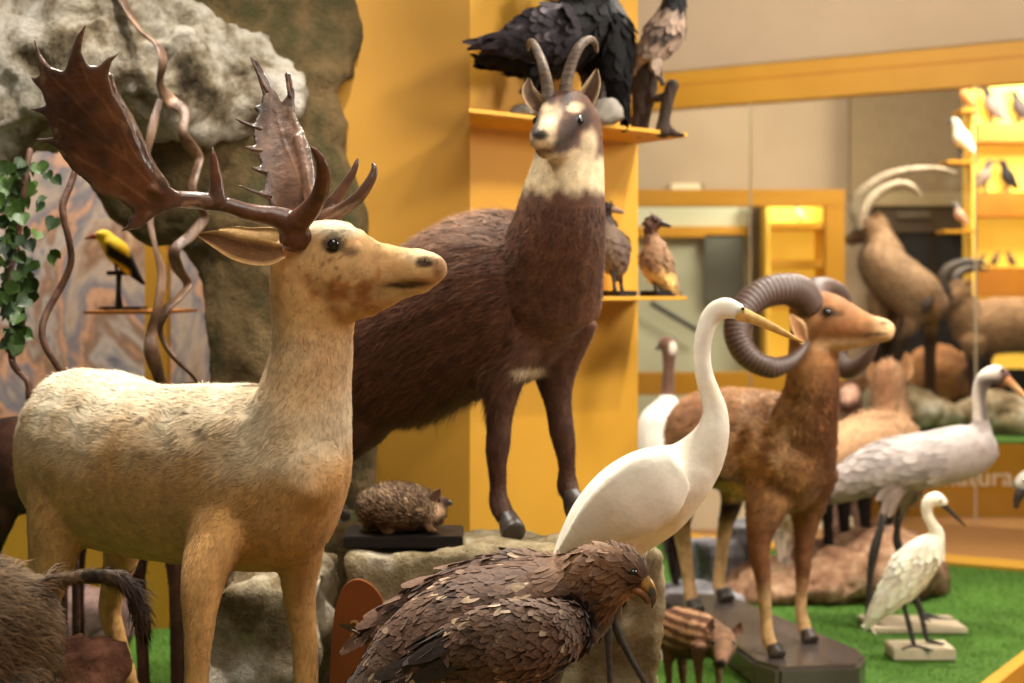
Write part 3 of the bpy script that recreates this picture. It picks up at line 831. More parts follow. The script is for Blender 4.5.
def antler(name, outline, depth, tubes, thick, parent, veins, bow=0.0, face=C(96, 56, 32), rim=C(92, 64, 48)):
    """a palm cut to its outline, bowed in depth, thickened and blended with beam and tines"""
    bm = bmesh.new()
    vs = [bm.verts.new((x, y, 0)) for x, y in outline]
    es = [bm.edges.new((vs[i], vs[(i + 1) % len(vs)])) for i in range(len(vs))]
    bmesh.ops.triangle_fill(bm, edges=es, use_beauty=True, use_dissolve=False)
    for _ in range(4):
        bmesh.ops.subdivide_edges(bm, edges=[e for e in bm.edges if e.calc_length() > 7], cuts=1, use_grid_fill=False)
        bmesh.ops.triangulate(bm, faces=bm.faces)
    A = np.array([v.co[:2] for v in bm.verts]); Tq = np.array([[v.index for v in f.verts] for f in bm.faces]) if not bm.verts.index_update() else None
    be = np.array([[e.verts[0].index, e.verts[1].index] for e in bm.edges if len(e.link_faces) == 1]); bm.free()
    d = np.array([depth(x, y) for x, y in A])
    c = np.stack([(A[:, 0] - 512) * d / F, d, CH - (A[:, 1] - HY) * d / F], 1)
    n = unit(np.cross(c[Tq[:, 1]] - c[Tq[:, 0]], c[Tq[:, 2]] - c[Tq[:, 0]])).mean(0); n = unit(n)
    k = len(c)
    V = np.vstack([c + n * thick / 2, c - n * thick / 2])
    Ts = np.vstack([Tq, Tq[:, ::-1] + k])
    Qs = np.stack([be[:, 0], be[:, 1], be[:, 1] + k, be[:, 0] + k], 1)
    lv = [l.V for l in tubes]; VV = [V] + lv; Fs = [Ts, Qs]; m_ = len(V)
    for l in tubes: Fs += [l.Q + m_, l.T + m_]; m_ += len(l.V)
    Vv, N, T = remesh(np.vstack(VV), Fs, 0.0032, 4)
    x, y = proj(Vv)
    # distance to the outline gives the worn paler rim
    O = np.array(outline + outline[:1]); dist = np.full(len(x), 99.0)
    for a, b in zip(O[:-1], O[1:]):
        ab = b - a; t = np.clip(((x - a[0]) * ab[0] + (y - a[1]) * ab[1]) / (ab @ ab + 1e-9), 0, 1)
        dist = np.minimum(dist, np.hypot(x - a[0] - t * ab[0], y - a[1] - t * ab[1]))
    h = 0.0006 * fuzz(Vv, 60, 4)
    vein = np.zeros(len(x))
    for line in veins:
        for (ax, ay), (bx, by) in zip(line[:-1], line[1:]):
            a = np.array([ax, ay]); ab = np.array([bx - ax, by - ay]); t = np.clip(((x - ax) * ab[0] + (y - ay) * ab[1]) / (ab @ ab), 0, 1)
            vein = np.maximum(vein, np.exp(-(np.hypot(x - ax - t * ab[0], y - ay - t * ab[1]) / 1.1) ** 2))
    Vv = Vv + N * (h + 0.0007 * vein)[:, None]
    col = mixc(np.tile(face, (len(x), 1)), np.tile(rim, (len(x), 1)), 1 - sm(2, 9, dist))
    col = mixc(col, np.tile(C(150, 100, 62), (len(x), 1)), 0.4 * vein)
    col = mixc(col, np.tile(C(56, 34, 22), (len(x), 1)), 0.7 * sm(0.0, 0.9, fuzz(Vv * np.array([1, 1, 1.0]), 24, 5)))
    col = mixc(col, np.tile(C(170, 130, 96), (len(x), 1)), 0.5 * sm(0.3, 1.0, fuzz(Vv, 60, 6)) * (1 - sm(3, 12, dist)))
    return put(name, mk(name, Vv, [T], col), M_ANT, parent)


o1 = Z(0, 0, 2.668, [(600, 525), (560, 520), (480, 515), (430, 485), (390, 432), (365, 372), (335, 300), (305, 250), (290, 200), (296, 165), (318, 143), (290, 152), (262, 178), (235, 175), (215, 135), (228, 73), (205, 92), (188, 145), (172, 190), (130, 180), (108, 145), (94, 112), (98, 160), (108, 200), (90, 210), (112, 240), (125, 282), (84, 292), (120, 306), (146, 366), (100, 372), (150, 392), (190, 450), (240, 490), (260, 515), (320, 535), (352, 560), (358, 590), (325, 615), (370, 610), (420, 572), (470, 552), (560, 548), (600, 550)])
dep1 = lambda x, y: 2.56 - 0.10 * sm(225, 60, x) - 0.05 * math.sin(max(0, min(1, (225 - x) / 190)) * 3.14) + 0.0006 * (y - 120) * sm(225, 120, x)
vz = [[(430, 520), (340, 430), (250, 370), (160, 320)], [(420, 500), (360, 410), (320, 340), (290, 290), (240, 230), (215, 170)], [(340, 430), (310, 330), (270, 260)], [(400, 540), (300, 470), (220, 430), (150, 380)], [(340, 430), (230, 300), (130, 200)]]
antler('antler', o1, dep1, [
    Loft([(296, 240, 2.60, 17), (292, 226, 2.59, 15), (276, 217, 2.58, 11), (250, 213, 2.57, 9), (225, 205, 2.56, 8.5), (200, 201, 2.55, 9), (172, 198, 2.53, 8), (150, 188, 2.50, 6)]),
    Loft([(290, 228, 2.59, 14), (306, 214, 2.57, 11), (318, 198, 2.55, 9), (323, 180, 2.53, 8), (322, 164, 2.51, 6.5), (316, 153, 2.50, 4), (311, 147, 2.49, 1.5)]),
    Loft([(219, 203, 2.555, 9), (217, 185, 2.55, 7), (215, 168, 2.545, 5), (213, 155, 2.54, 3.4), (213, 147, 2.54, 1.2)]),
    *[Loft(Z(0, 0, 2.668, [(a[0], a[1], dep1(a[0] / 2.668, a[1] / 2.668), 3.0), ((a[0] + b[0]) / 2 + a[2], (a[1] + b[1]) / 2 + a[3], dep1((a[0] + b[0]) / 5.336, (a[1] + b[1]) / 5.336), 2.4), (b[0], b[1], dep1(b[0] / 2.668, b[1] / 2.668), 1.3)])) for a, b in (((128, 182, -6, 8), (93, 106)), ((195, 165, -2, 0), (228, 66)), ((275, 185, -2, -4), (320, 140)), ((122, 244, 2, 4), (82, 205)), ((128, 292, 0, 4), (80, 290)), ((150, 378, 0, 2), (94, 372)))],
    Loft(Z(0, 0, 2.668, [(354, 582, 2.505, 4), (346, 604, 2.505, 2.6), (322, 617, 2.505, 1.2)])),
    Loft(Z(0, 0, 2.668, [(440, 500, 2.515, 6), (395, 440, 2.50, 7), (366, 375, 2.48, 7), (332, 300, 2.46, 6), (304, 250, 2.44, 5), (291, 200, 2.43, 4)])),
], 0.012, D, [Z(0, 0, 2.668, v) for v in vz])
o2 = Z(200, 0, 2.668, [(300, 590), (230, 575), (190, 562), (182, 532), (104, 497), (165, 515), (178, 470), (138, 447), (165, 448), (152, 405), (113, 393), (148, 392), (142, 345), (90, 317), (148, 334), (156, 300), (143, 289), (160, 283), (168, 255), (153, 205), (135, 153), (158, 165), (190, 230), (220, 275), (235, 255), (226, 198), (241, 195), (252, 240), (252, 300), (276, 350), (296, 400), (310, 480), (306, 545)])
dep2 = lambda x, y: 2.74 + 0.16 * sm(225, 60, y) + 0.03 * math.sin((x - 235) / 80 * 3.14)
vz2 = [[(290, 560), (262, 470), (225, 380), (200, 290)], [(296, 520), (285, 430), (262, 350), (238, 290)]]
antler('antler', o2, dep2, [
    Loft([(318, 236, 2.72, 16), (318, 222, 2.73, 14), (314, 208, 2.74, 10), (311, 190, 2.76, 8), (306, 165, 2.80, 7), (298, 138, 2.84, 6)]),
    *[Loft(Z(200, 0, 2.668, [(a[0], a[1], a[2], 2.6), ((a[0] + b[0]) / 2, (a[1] + b[1]) / 2 + 3, a[2], 2.1), (b[0], b[1], a[2], 1.3)])) for a, b in (((180, 245, 2.84), (134, 150)), ((240, 260, 2.83), (230, 192)), ((165, 345, 2.82), (90, 315)), ((165, 402, 2.80), (112, 391)), ((178, 460, 2.78), (136, 445)), ((190, 525, 2.76), (103, 495)))],
    Loft(Z(200, 0, 2.668, [(325, 580, 2.72, 12), (352, 545, 2.70, 8), (380, 505, 2.69, 6), (405, 465, 2.68, 4.5), (418, 435, 2.68, 3), (422, 422, 2.68, 1.2)])),
    Loft(Z(200, 0, 2.668, [(335, 590, 2.71, 12), (375, 562, 2.66, 7.5), (420, 528, 2.63, 6.5), (450, 490, 2.62, 5.5), (465, 455, 2.62, 4), (460, 435, 2.62, 2)])),
], 0.012, D, [Z(200, 0, 2.668, v) for v in vz2], face=C(108, 78, 60), rim=C(84, 60, 46))
# ------------------------------------------------------------------ chamois on the ledge
TH = math.radians(36); LAT = np.array([-math.sin(TH), -math.cos(TH), 0])
cham = [
    Loft([(556, 300, 3.48, 42, 40), (544, 298, 3.52, 70, 50), (520, 298, 3.56, 86, 64), (480, 302, 3.63, 88, 70), (430, 328, 3.71, 84, 70), (385, 352, 3.78, 78, 64), (348, 368, 3.83, 66, 54), (326, 376, 3.86, 44, 38)], LAT, 20),
    Loft([(572, 118, 3.47, 30, 28), (569, 160, 3.455, 36, 34), (563, 200, 3.45, 44, 40), (556, 245, 3.46, 52, 46), (545, 292, 3.52, 62, 52)], LAT, 18),
    Loft([(574, 116, 3.50, 22, 24), (567, 117, 3.45, 29, 27), (559, 124, 3.40, 25, 24), (551, 132, 3.345, 19, 18), (545, 137, 3.30, 16, 16), (541, 140, 3.275, 12, 12)], (0.9, -0.25, 0), 16, flow=-1),
    Loft([(566, 140, 3.43, 20, 22), (554, 147, 3.36, 13, 15), (545, 151, 3.31, 8, 11)], (0.9, -0.25, 0), 12, flow=-1),
    Loft([(515, 320, 3.55, 48, 30), (504, 372, 3.5, 25, 22), (500, 412, 3.48, 14, 14), (498, 445, 3.47, 12.5, 12.5), (497, 458, 3.47, 11, 11), (498, 485, 3.47, 8.5, 8.5), (499, 503, 3.46, 11, 10), (506, 518, 3.44, 10, 10)], LAT),
    Loft([(560, 320, 3.62, 42, 28), (555, 368, 3.62, 24, 22), (558, 402, 3.61, 14, 14), (562, 432, 3.6, 13, 12.5), (565, 448, 3.6, 11, 11), (567, 468, 3.6, 8.5, 8.5), (567, 484, 3.6, 11, 10), (571, 496, 3.58, 10, 10)], LAT),
    Loft([(368, 375, 3.79, 62, 36), (352, 420, 3.79, 42, 30), (334, 450, 3.80, 22, 18), (314, 472, 3.86, 12, 10), (318, 495, 3.85, 9, 8), (322, 512, 3.84, 9, 9), (326, 519, 3.82, 8, 8)], LAT),
    Loft([(360, 362, 3.92, 54, 32), (342, 408, 3.95, 32, 24), (330, 438, 3.96, 17, 14), (320, 462, 4.0, 11, 9), (324, 482, 3.99, 8, 8), (328, 500, 3.98, 8, 8), (332, 508, 3.96, 8, 8)], LAT),
    Loft([(322, 350, 3.89, 12, 10), (312, 372, 3.92, 9, 8), (310, 388, 3.92, 4, 4)], LAT),
]


def paint_cham(x, y, p, n):
    c = np.tile(C(84, 52, 34), (len(p), 1))
    c = mixc(c, np.tile(C(150, 116, 92), (len(p), 1)), 0.65 * sm(0.25, 0.95, n[:, 2]) * sm(535, 490, x))  # up-facing back painted paler to carry its top-light highlight
    c = mixc(c, np.tile(C(112, 70, 46), (len(p), 1)), 0.5 * sm(0.0, 1.2, fuzz(p, 14, 3)))
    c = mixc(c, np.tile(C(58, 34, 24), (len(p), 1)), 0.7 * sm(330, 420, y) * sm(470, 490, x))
    c = mixc(c, np.tile(C(70, 42, 30), (len(p), 1)), 0.6 * blob(x, y, 508, 260, 14, 60, 0.8))
    thr = sm(200, 180, y + 5 * fuzz(p, 50, 4)) * sm(505, 520, x)
    c = mixc(c, np.tile(C(216, 192, 152), (len(p), 1)), thr)
    # brown face with pale brow patches, white blaze, muzzle sides and chin
    hd = sm(163, 150, y + 4 * fuzz(p, 60, 7)) * (p[:, 1] < 3.47)
    c = mixc(c, np.tile(C(88, 56, 38), (len(p), 1)), np.maximum(hd, 1.0 * (y < 112)))
    W_ = np.tile(C(208, 182, 144), (len(p), 1))
    for cx, cy, rx, ry, k in ((547, 126, 9, 13, .9), (556, 112, 6, 9, .5), (545, 143, 13, 7, .9), (530, 142, 8, 9, .7), (575, 107, 8, 5, .95), (547, 108, 6, 5, .7), (589, 144, 8, 15, .9), (578, 155, 14, 7, .9), (576, 109, 8, 3.5, .95)):
        c = mixc(c, W_, k * blob(x, y, cx, cy, rx, ry, 0.5))
    for cx, cy, rx, ry in ((534, 121, 6, 8), (576, 122, 9, 8), (568, 133, 9, 12), (562, 146, 9, 7), (535, 131, 4, 6), (551, 97, 4, 8), (566, 98, 5, 8), (585, 118, 6, 12)):
        c = mixc(c, np.tile(C(48, 29, 21), (len(p), 1)), 0.95 * hd * blob(x, y, cx, cy, rx, ry, 0.5) * sm(-1.6, -0.5, fuzz(p, 80, 5)))
    dk = np.tile(C(30, 20, 16), (len(p), 1))
    c = mixc(c, dk, 0.95 * hd * blob(x, y, 540, 135, 8.5, 5, 0.35))
    c = mixc(c, np.tile(C(110, 80, 56), (len(p), 1)), 0.8 * hd * blob(x, y, 545, 150, 10, 1.6, 0.5))
    c = mixc(c, np.tile(C(210, 186, 150), (len(p), 1)), 0.8 * blob(x, y, 530, 373, 16, 5, 0.6))
    return (c * (1 + 0.14 * fuzz(p, 40, 6))[:, None].clip(0.6, 1.4)).clip(0, 1)


def len_cham(p):
    x, y = proj(p)
    b = sm(540, 480, x) * sm(430, 380, y)
    return 0.012 + 0.034 * b - 0.008 * (y < 205) + 0.045 * blob(x, y, 425, 408, 55, 14, 0.6)


M_FURB = colmat('coarse_brown_coat', usenrm=True, bump=0.0, var=0.25, vscale=30, rough=0.6, sheen=0.06)
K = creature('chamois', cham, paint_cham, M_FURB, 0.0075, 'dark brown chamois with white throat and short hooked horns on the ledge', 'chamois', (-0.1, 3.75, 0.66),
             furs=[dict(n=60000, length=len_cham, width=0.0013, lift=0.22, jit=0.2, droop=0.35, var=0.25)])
for x, y, d in ((511, 527, 3.42), (575, 505, 3.56), (330, 524, 3.80), (336, 513, 3.94)):
    tube('hoof', [(x - 4, y - 12, d + 0.02, 9), (x, y, d, 13, 11), (x + 3, y + 7, d - 0.02, 14, 12)], M_HOOF, K, LAT, cap=0.15)
M_EYEB = M_EYE
ball('eye', P(577, 121, 3.382), 0.0155, M_EYE, K)
ball('eye', P(537.5, 121, 3.387), 0.0115, M_EYE, K)
M_HORN = mat('ringed_grey_brown_horn', C(74, 58, 46), 0.45, C(120, 100, 80), 25, stretch=(1, 1, 5), bump=0.4, bscale=60)
tube('horn', [(548, 100, 3.42, 6.5), (547, 84, 3.42, 6), (543, 66, 3.42, 5.2), (537, 50, 3.44, 4.4), (532, 42, 3.47, 3.6), (529, 43, 3.52, 2.6), (528, 50, 3.55, 1.4)], M_HORN, K)
tube('horn', [(564, 104, 3.43, 7), (566, 84, 3.43, 6.4), (572, 62, 3.43, 5.6), (580, 46, 3.44, 5), (589, 39.5, 3.46, 4.2), (595, 43, 3.48, 3.2), (597, 52, 3.49, 1.6)], M_HORN, K)
ear('ear', [(541, 112, 3.46), (534, 103, 3.46), (528, 92, 3.46), (529, 78, 3.47)], [5, 9, 8, 1.2], (0.35, -1, 0.1), C(96, 72, 54), C(186, 156, 118), K, 0.5)
ear('ear', [(583, 113, 3.48), (588, 100, 3.48), (594, 85, 3.48), (597, 69, 3.49)], [6, 10, 8, 1.2], (-0.35, -1, 0.1), C(84, 60, 44), C(206, 178, 140), K, 0.5)
# ------------------------------------------------------------------ mouflon ram on its dark base
TH = math.radians(70); LAT = np.array([-math.sin(TH), -math.cos(TH), 0]); LH = (-0.1, -1, 0)
DM = 0.09
def dm(L): return [(q[0], q[1], q[2] + DM, *q[3:]) for q in L]
mou = [
    Loft(dm([(793, 462, 4.58, 38, 32), (787, 458, 4.66, 56, 42), (776, 452, 4.80, 58, 48), (750, 444, 5.0, 54, 50), (722, 438, 5.2, 49, 48), (702, 436, 5.36, 42, 40), (694, 436, 5.44, 26, 26)]), LAT, 18),
    Loft(dm([(814, 330, 4.53, 24, 22), (813, 365, 4.53, 26, 24), (811, 395, 4.55, 28, 26), (802, 430, 4.60, 36, 32), (791, 460, 4.68, 46, 38)]), LH, 16),
    Loft(dm([(806, 322, 4.52, 28, 24), (824, 318, 4.50, 27, 23), (846, 323, 4.465, 21, 18), (866, 328, 4.44, 15, 14), (880, 330, 4.425, 13, 12), (888, 331, 4.415, 11, 10.5)]), LH, 16, flow=-1),
    Loft(dm([(826, 338, 4.50, 17, 17), (850, 339, 4.46, 11, 12), (876, 339, 4.43, 5.5, 8)]), LH, 12, flow=-1),
    Loft(dm([(778, 470, 4.68, 46, 30), (765, 512, 4.61, 24, 19), (759, 542, 4.59, 13.5, 12), (762, 572, 4.58, 9.5, 9), (764, 590, 4.58, 7.5, 7.5), (766, 618, 4.58, 6.3, 6.3), (768, 636, 4.57, 7.5, 7), (772, 648, 4.56, 7.5, 7.5)]), LAT),
    Loft(dm([(810, 470, 4.78, 38, 24), (806, 520, 4.78, 15, 14), (804, 548, 4.77, 9.5, 9), (803, 568, 4.77, 8.5, 8.5), (802, 584, 4.77, 6.8, 6.8), (801, 608, 4.77, 6, 6), (804, 626, 4.76, 7.2, 7), (807, 634, 4.75, 7.5, 7.5)]), LAT),
    Loft(dm([(688, 452, 5.28, 36, 22), (684, 490, 5.26, 20, 15), (681, 520, 5.27, 11, 10), (684, 545, 5.29, 8, 8), (688, 575, 5.28, 6.5, 6.5), (691, 596, 5.26, 7, 7), (693, 604, 5.25, 6.5, 6.5)]), LAT),
    Loft(dm([(728, 452, 5.42, 34, 22), (733, 480, 5.38, 20, 16), (731, 505, 5.38, 11, 10), (725, 528, 5.42, 7.5, 8), (721, 560, 5.42, 6.5, 6.5), (719, 584, 5.41, 7, 7), (722, 593, 5.39, 6.5, 6.5)]), LAT),
]


def paint_mou(x, y, p, n):
    c = np.tile(C(146, 104, 62), (len(p), 1))
    c = mixc(c, np.tile(C(104, 68, 40), (len(p), 1)), 0.6 * sm(0.1, 1.2, fuzz(p, 16, 2)))
    c = mixc(c, np.tile(C(228, 190, 152), (len(p), 1)), 0.9 * blob(x, y, 755, 425, 34, 36, 0.7) * sm(-0.5, 0.8, fuzz(p, 34, 9)))
    c = mixc(c, np.tile(C(168, 116, 84), (len(p), 1)), 0.6 * blob(x, y, 690, 412, 34, 26, 0.7))
    c = mixc(c, np.tile(C(146, 98, 66), (len(p), 1)), 0.3 * sm(0.3, 0.9, n[:, 2]) * (x < 790))
    c = mixc(c, np.tile(C(104, 60, 32), (len(p), 1)), 0.75 * sm(810, 835, x) * (y > 365) * (y < 500))
    c = mixc(c, np.tile(C(92, 54, 30), (len(p), 1)), 0.6 * blob(x, y, 820, 440, 20, 70, 0.7))
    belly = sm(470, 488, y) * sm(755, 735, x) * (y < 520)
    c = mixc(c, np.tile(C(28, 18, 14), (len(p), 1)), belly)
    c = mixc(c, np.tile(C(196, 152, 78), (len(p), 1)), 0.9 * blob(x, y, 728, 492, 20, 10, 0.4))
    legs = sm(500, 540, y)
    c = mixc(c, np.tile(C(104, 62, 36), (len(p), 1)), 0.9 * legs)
    cream = np.where(x > 745, sm(574, 606, y + 5 * fuzz(p, 60, 4)), sm(508, 540, y))
    c = mixc(c, np.tile(C(192, 152, 104), (len(p), 1)), 0.9 * cream)
    hd = (y < 362) & (x > 800)
    c = mixc(c, np.tile(C(152, 104, 66), (len(p), 1)), 0.85 * hd * sm(800, 825, x))
    c = mixc(c, np.tile(C(222, 182, 132), (len(p), 1)), 0.8 * hd * sm(868, 885, x))
    c = mixc(c, np.tile(C(224, 186, 140), (len(p), 1)), 0.7 * hd * blob(x, y, 850, 345, 34, 7, 0.6))
    c = mixc(c, np.tile(C(150, 92, 54), (len(p), 1)), 0.5 * hd * blob(x, y, 845, 330, 16, 9, 0.7))
    dk = np.tile(C(48, 30, 20), (len(p), 1))
    c = mixc(c, dk, 0.9 * hd * blob(x, y, 827, 312, 9, 6.5, 0.4))
    c = mixc(c, dk, 0.6 * hd * blob(x, y, 838, 313, 7, 3, 0.5))
    c = mixc(c, dk, 0.7 * hd * blob(x, y, 884, 323, 5, 2.2, 0.5))
    c = mixc(c, dk, 0.8 * hd * blob(x, y, 878, 334 - 0.1 * (x - 878), 15, 1.4, 0.4))
    return (c * (1 + 0.2 * fuzz(p, 40, 6))[:, None].clip(0.6, 1.4)).clip(0, 1)


def len_mou(p):
    x, y = proj(p)
    return 0.006 + 0.010 * (y > 385) * (y < 520) - 0.003 * (y < 370) + 0.016 * blob(x, y, 740, 420, 75, 45, 0.6)


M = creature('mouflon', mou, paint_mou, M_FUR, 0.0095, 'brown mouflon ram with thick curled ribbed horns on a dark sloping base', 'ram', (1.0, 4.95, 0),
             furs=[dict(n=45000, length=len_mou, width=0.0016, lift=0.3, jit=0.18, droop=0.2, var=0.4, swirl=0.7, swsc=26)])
for x, y, d in ((776, 653, 4.63), (809, 638, 4.83), (695, 608, 5.33), (725, 597, 5.47)):
    tube('hoof', [(x - 2, y - 8, d + 0.01, 7.5), (x, y, d, 9.5, 8), (x + 2, y + 4, d - 0.01, 10.5, 9)], M_HOOF, M, LAT, cap=0.2)
ball('eye', P(827, 312.5, 4.498), 0.014, M_EYE, M)
ball('eye', P(831, 312.5, 4.67), 0.0125, M_EYE, M)
m, N_, L_, B_ = newmat('ribbed_horn')
B_.inputs['Roughness'].default_value = 0.5
a_ = N_.new('ShaderNodeAttribute'); a_.attribute_name = 'Col'; L_.new(a_.outputs['Color'], B_.inputs['Base Color'])
M_RIB = m


def ribs(k, amp):
    return lambda t: 1 + amp * np.sin(t * k * 2 * math.pi) * sm(1.0, 0.75, t)


def ribcol(k, a, b):
    def f(l):
        w = 0.5 + 0.5 * np.sin(l.tpar * k * 2 * math.pi)
        return mixc(np.tile(a, (len(w), 1)), np.tile(b, (len(w), 1)), w ** 1.5)
    return f


HC = ribcol(56, C(62, 44, 37), C(98, 76, 64))
tube('horn', dm([(812, 306, 4.46, 12, 14), (800, 293, 4.44, 16, 17), (783, 289, 4.41, 15.5, 16), (760, 295, 4.38, 15, 15), (742, 312, 4.35, 14.5, 14), (737, 334, 4.33, 14, 13), (747, 355, 4.32, 13, 12), (768, 367, 4.32, 11.5, 10), (788, 363, 4.33, 9, 8), (801, 352, 4.35, 6, 5), (808, 342, 4.37, 2, 2)]), M_RIB, M, LAT, seg=20, sub=24, rmod=ribs(56, 0.026), col=HC)
tube('horn', dm([(816, 302, 4.56, 12, 14), (816, 293, 4.60, 13, 14), (818, 289, 4.66, 12, 14), (827, 290, 4.74, 12, 13), (838, 300, 4.80, 13, 13), (838, 330, 4.82, 13, 12), (836, 356, 4.80, 12, 11), (846, 369, 4.76, 10, 9), (860, 364, 4.72, 8, 7), (870, 354, 4.69, 5, 5), (877, 344, 4.67, 2, 2)]), M_RIB, M, LAT, seg=20, sub=24, rmod=ribs(56, 0.026), col=HC)
ear('ear', dm([(806, 342, 4.44), (800, 335, 4.40), (795, 325, 4.38), (790, 314, 4.38)]), [3, 8, 8, 1], (0.5, -1, 0.1), C(150, 104, 66), C(216, 178, 130), M, 0.5)
ear('ear', dm([(818, 338, 4.62), (816, 332, 4.66), (812, 324, 4.70), (806, 316, 4.72)]), [3, 8, 8, 1], (-0.5, -1, 0.1), C(150, 104, 66), C(216, 178, 130), M, 0.5)
# sloping dark base
M_BASE = mat('dark_grey_painted_wood', C(78, 68, 62), 0.24, C(66, 57, 52), 4, spec=0.8)
prism('display_base', [(0.56, 5.62), (0.80, 5.62), (1.10, 4.74), (1.10, 4.66), (1.05, 4.54), (0.80, 4.51), (0.74, 4.60)], 0.002, 0.085, M_BASE, M, bevel=0.012)
# ------------------------------------------------------------------ birds: shared builder
def bird(name, label, cat, base, lofts, paint, voxel, legs=(), beak=None, eyes=(), eye_r=0.004, lat=None, group=None, m=None, beakm=None, legm=None, fl=None, smooth=3, toes=(), wing=None):
    """one body; legs, beak and eyes are its parts. fl: list of feather settings laid over the body"""
    V, N, T = fuse(lofts, voxel, smooth)
    x, y = proj(V); col = paint(x, y, V, N)
    Vs, Qs, Ts, Cs, Ns, n = [V], [], [T], [col], [N], len(V)
    flow = flowfield(lofts)
    for f in (fl or ()):
        fv, q, c, fn = feathers(V, N, T, flow, paint=paint, **f)
        Ns.append(fn); Vs.append(fv); Qs.append(q + n); Cs.append(c); n += len(fv)
    me = mk(name, np.vstack(Vs), [np.vstack(Ts)] + ([np.vstack(Qs)] if Qs else []), np.vstack(Cs), np.vstack(Ns))
    o = put(name, me, m or M_PLUM, None, label, cat, group, base=base)
    for l in legs: tube('leg', l, legm or M_LEG, o, seg=10, sub=4)
    for t in toes: tube('toe', t, legm or M_LEG, o, seg=8, sub=3)
    if beak: tube('beak', beak, beakm or M_BEAK, o, lat, seg=12, sub=5, cap=0.3)
    for e in eyes: ball('eye', e, eye_r, M_EYE, o, seg=12)
    return o


def wingpart(o, lofts, paint, voxel, fl, smooth=3, name='wing', m=None):
    V, N, T = fuse(lofts, voxel, smooth)
    x, y = proj(V); Vs, Qs, Cs, Ns, n = [V], [], [paint(x, y, V, N)], [N], len(V)
    flow = flowfield(lofts)
    for f in fl:
        f = dict(f); pf = f.pop('pt', paint)
        fv, q, c, fn = feathers(V, N, T, flow, paint=pf, **f)
        Ns.append(fn); Vs.append(fv); Qs.append(q + n); Cs.append(c); n += len(fv)
    return put(name, mk(name, np.vstack(Vs), [T] + ([np.vstack(Qs)] if Qs else []), np.vstack(Cs), np.vstack(Ns)), m or M_PLUM, o)


def flat(c, amp=0.08, sc=60):
    return lambda x, y, p, n: np.tile(c, (len(p), 1)) * (1 + amp * fuzz(p, sc, 3))[:, None].clip(0.6, 1.4)


M_BEAK = mat('dark_horn_beak', C(40, 34, 30), 0.35, C(58, 48, 40), 40)
M_BEAKY = mat('yellow_horn_beak', C(214, 172, 92), 0.35, C(188, 140, 66), 60)
M_WHITE = colmat('white_plumage', usenrm=True, flip=True, rough=0.55, sheen=0.15, var=0.06, vscale=30, bump=0.12, bscale=90)

# ---- great white egret in front of the ledge
WH = C(238, 229, 210)
def paint_egret(x, y, p, n):
    c = np.tile(WH, (len(p), 1))
    c = mixc(c, np.tile(C(232, 214, 178), (len(p), 1)), 0.5 * sm(-0.2, 1.0, fuzz(p, 20, 4)))
    c = mixc(c, np.tile(C(90, 96, 44), (len(p), 1)), 0.85 * blob(x, y, 745, 313, 9, 4, 0.4))
    return c
LE = (0.2, -0.98, 0)
eg = [
    Loft([(700, 462, 3.20, 24, 26), (684, 474, 3.21, 34, 34), (655, 490, 3.22, 44, 42), (625, 505, 3.23, 42, 42), (598, 522, 3.25, 32, 34), (574, 542, 3.27, 18, 24), (556, 558, 3.28, 5, 12)], LE, 18),
    Loft([(740, 312, 3.17, 8.5, 7), (726, 308, 3.18, 11, 9), (713, 314, 3.19, 10.5, 9.5), (705, 331, 3.19, 9.5, 9), (702, 352, 3.19, 9, 8.5), (704, 374, 3.19, 9.5, 9), (710, 394, 3.19, 11, 10), (715, 412, 3.19, 13, 12), (712, 434, 3.19, 18, 17), (700, 456, 3.20, 26, 24), (684, 474, 3.21, 32, 30)], LE, 16, sub=6),
    Loft([(690, 480, 3.21, 24, 22), (664, 512, 3.22, 24, 22), (640, 538, 3.24, 16, 16), (620, 556, 3.25, 9, 10)], LE, 14),
    Loft([(622, 545, 3.19, 15, 13), (612, 575, 3.19, 9, 9), (608, 596, 3.19, 5, 5)], LE, 12),
    Loft([(636, 545, 3.27, 15, 13), (622, 578, 3.28, 9, 9), (615, 598, 3.28, 5, 5)], LE, 12)]
E = bird('great_egret', 'tall white egret with long pale beak and S-shaped neck before the ledge', 'bird', (0.21, 3.22, 0), eg, paint_egret, 0.0065, lat=LE, m=M_WHITE,
         legs=[[(608, 588, 3.19, 4), (607, 612, 3.19, 3.4), (608, 632, 3.19, 4.6), (609, 655, 3.19, 3.2), (610, 690, 3.19, 3), (612, 742, 3.19, 3.4)],
               [(615, 588, 3.28, 4), (614, 612, 3.28, 3.4), (617, 630, 3.28, 4.6), (629, 655, 3.28, 3.2), (646, 685, 3.28, 3), (672, 734, 3.28, 3.4)]],
         toes=[[(612, 742, 3.19, 3), (630, 747, 3.12, 2.2), (640, 749, 3.10, 1.2)], [(612, 742, 3.19, 3), (595, 744, 3.20, 2), (585, 744, 3.21, 1.2)], [(672, 734, 3.28, 3), (690, 740, 3.2, 2), (700, 743, 3.17, 1.2)]],
         beak=[(738, 313, 3.17, 8, 6), (752, 318, 3.16, 6, 5), (770, 326, 3.15, 4.6, 4), (788, 335, 3.14, 3, 2.6), (803, 342.5, 3.13, 0.8, 0.8)], beakm=M_BEAKY,
         eyes=[P(743, 309, 3.152), P(743, 309, 3.19)], eye_r=0.0042)
wg = [Loft([(676, 470, 3.14, 26, 9), (656, 486, 3.125, 38, 11), (628, 506, 3.13, 38, 11), (600, 524, 3.16, 28, 9), (576, 542, 3.19, 15, 6), (556, 558, 3.22, 4, 3)], LE, 14)]
wingpart(E, wg, flat(WH, 0.04, 30), 0.006, [], m=M_WHITE)
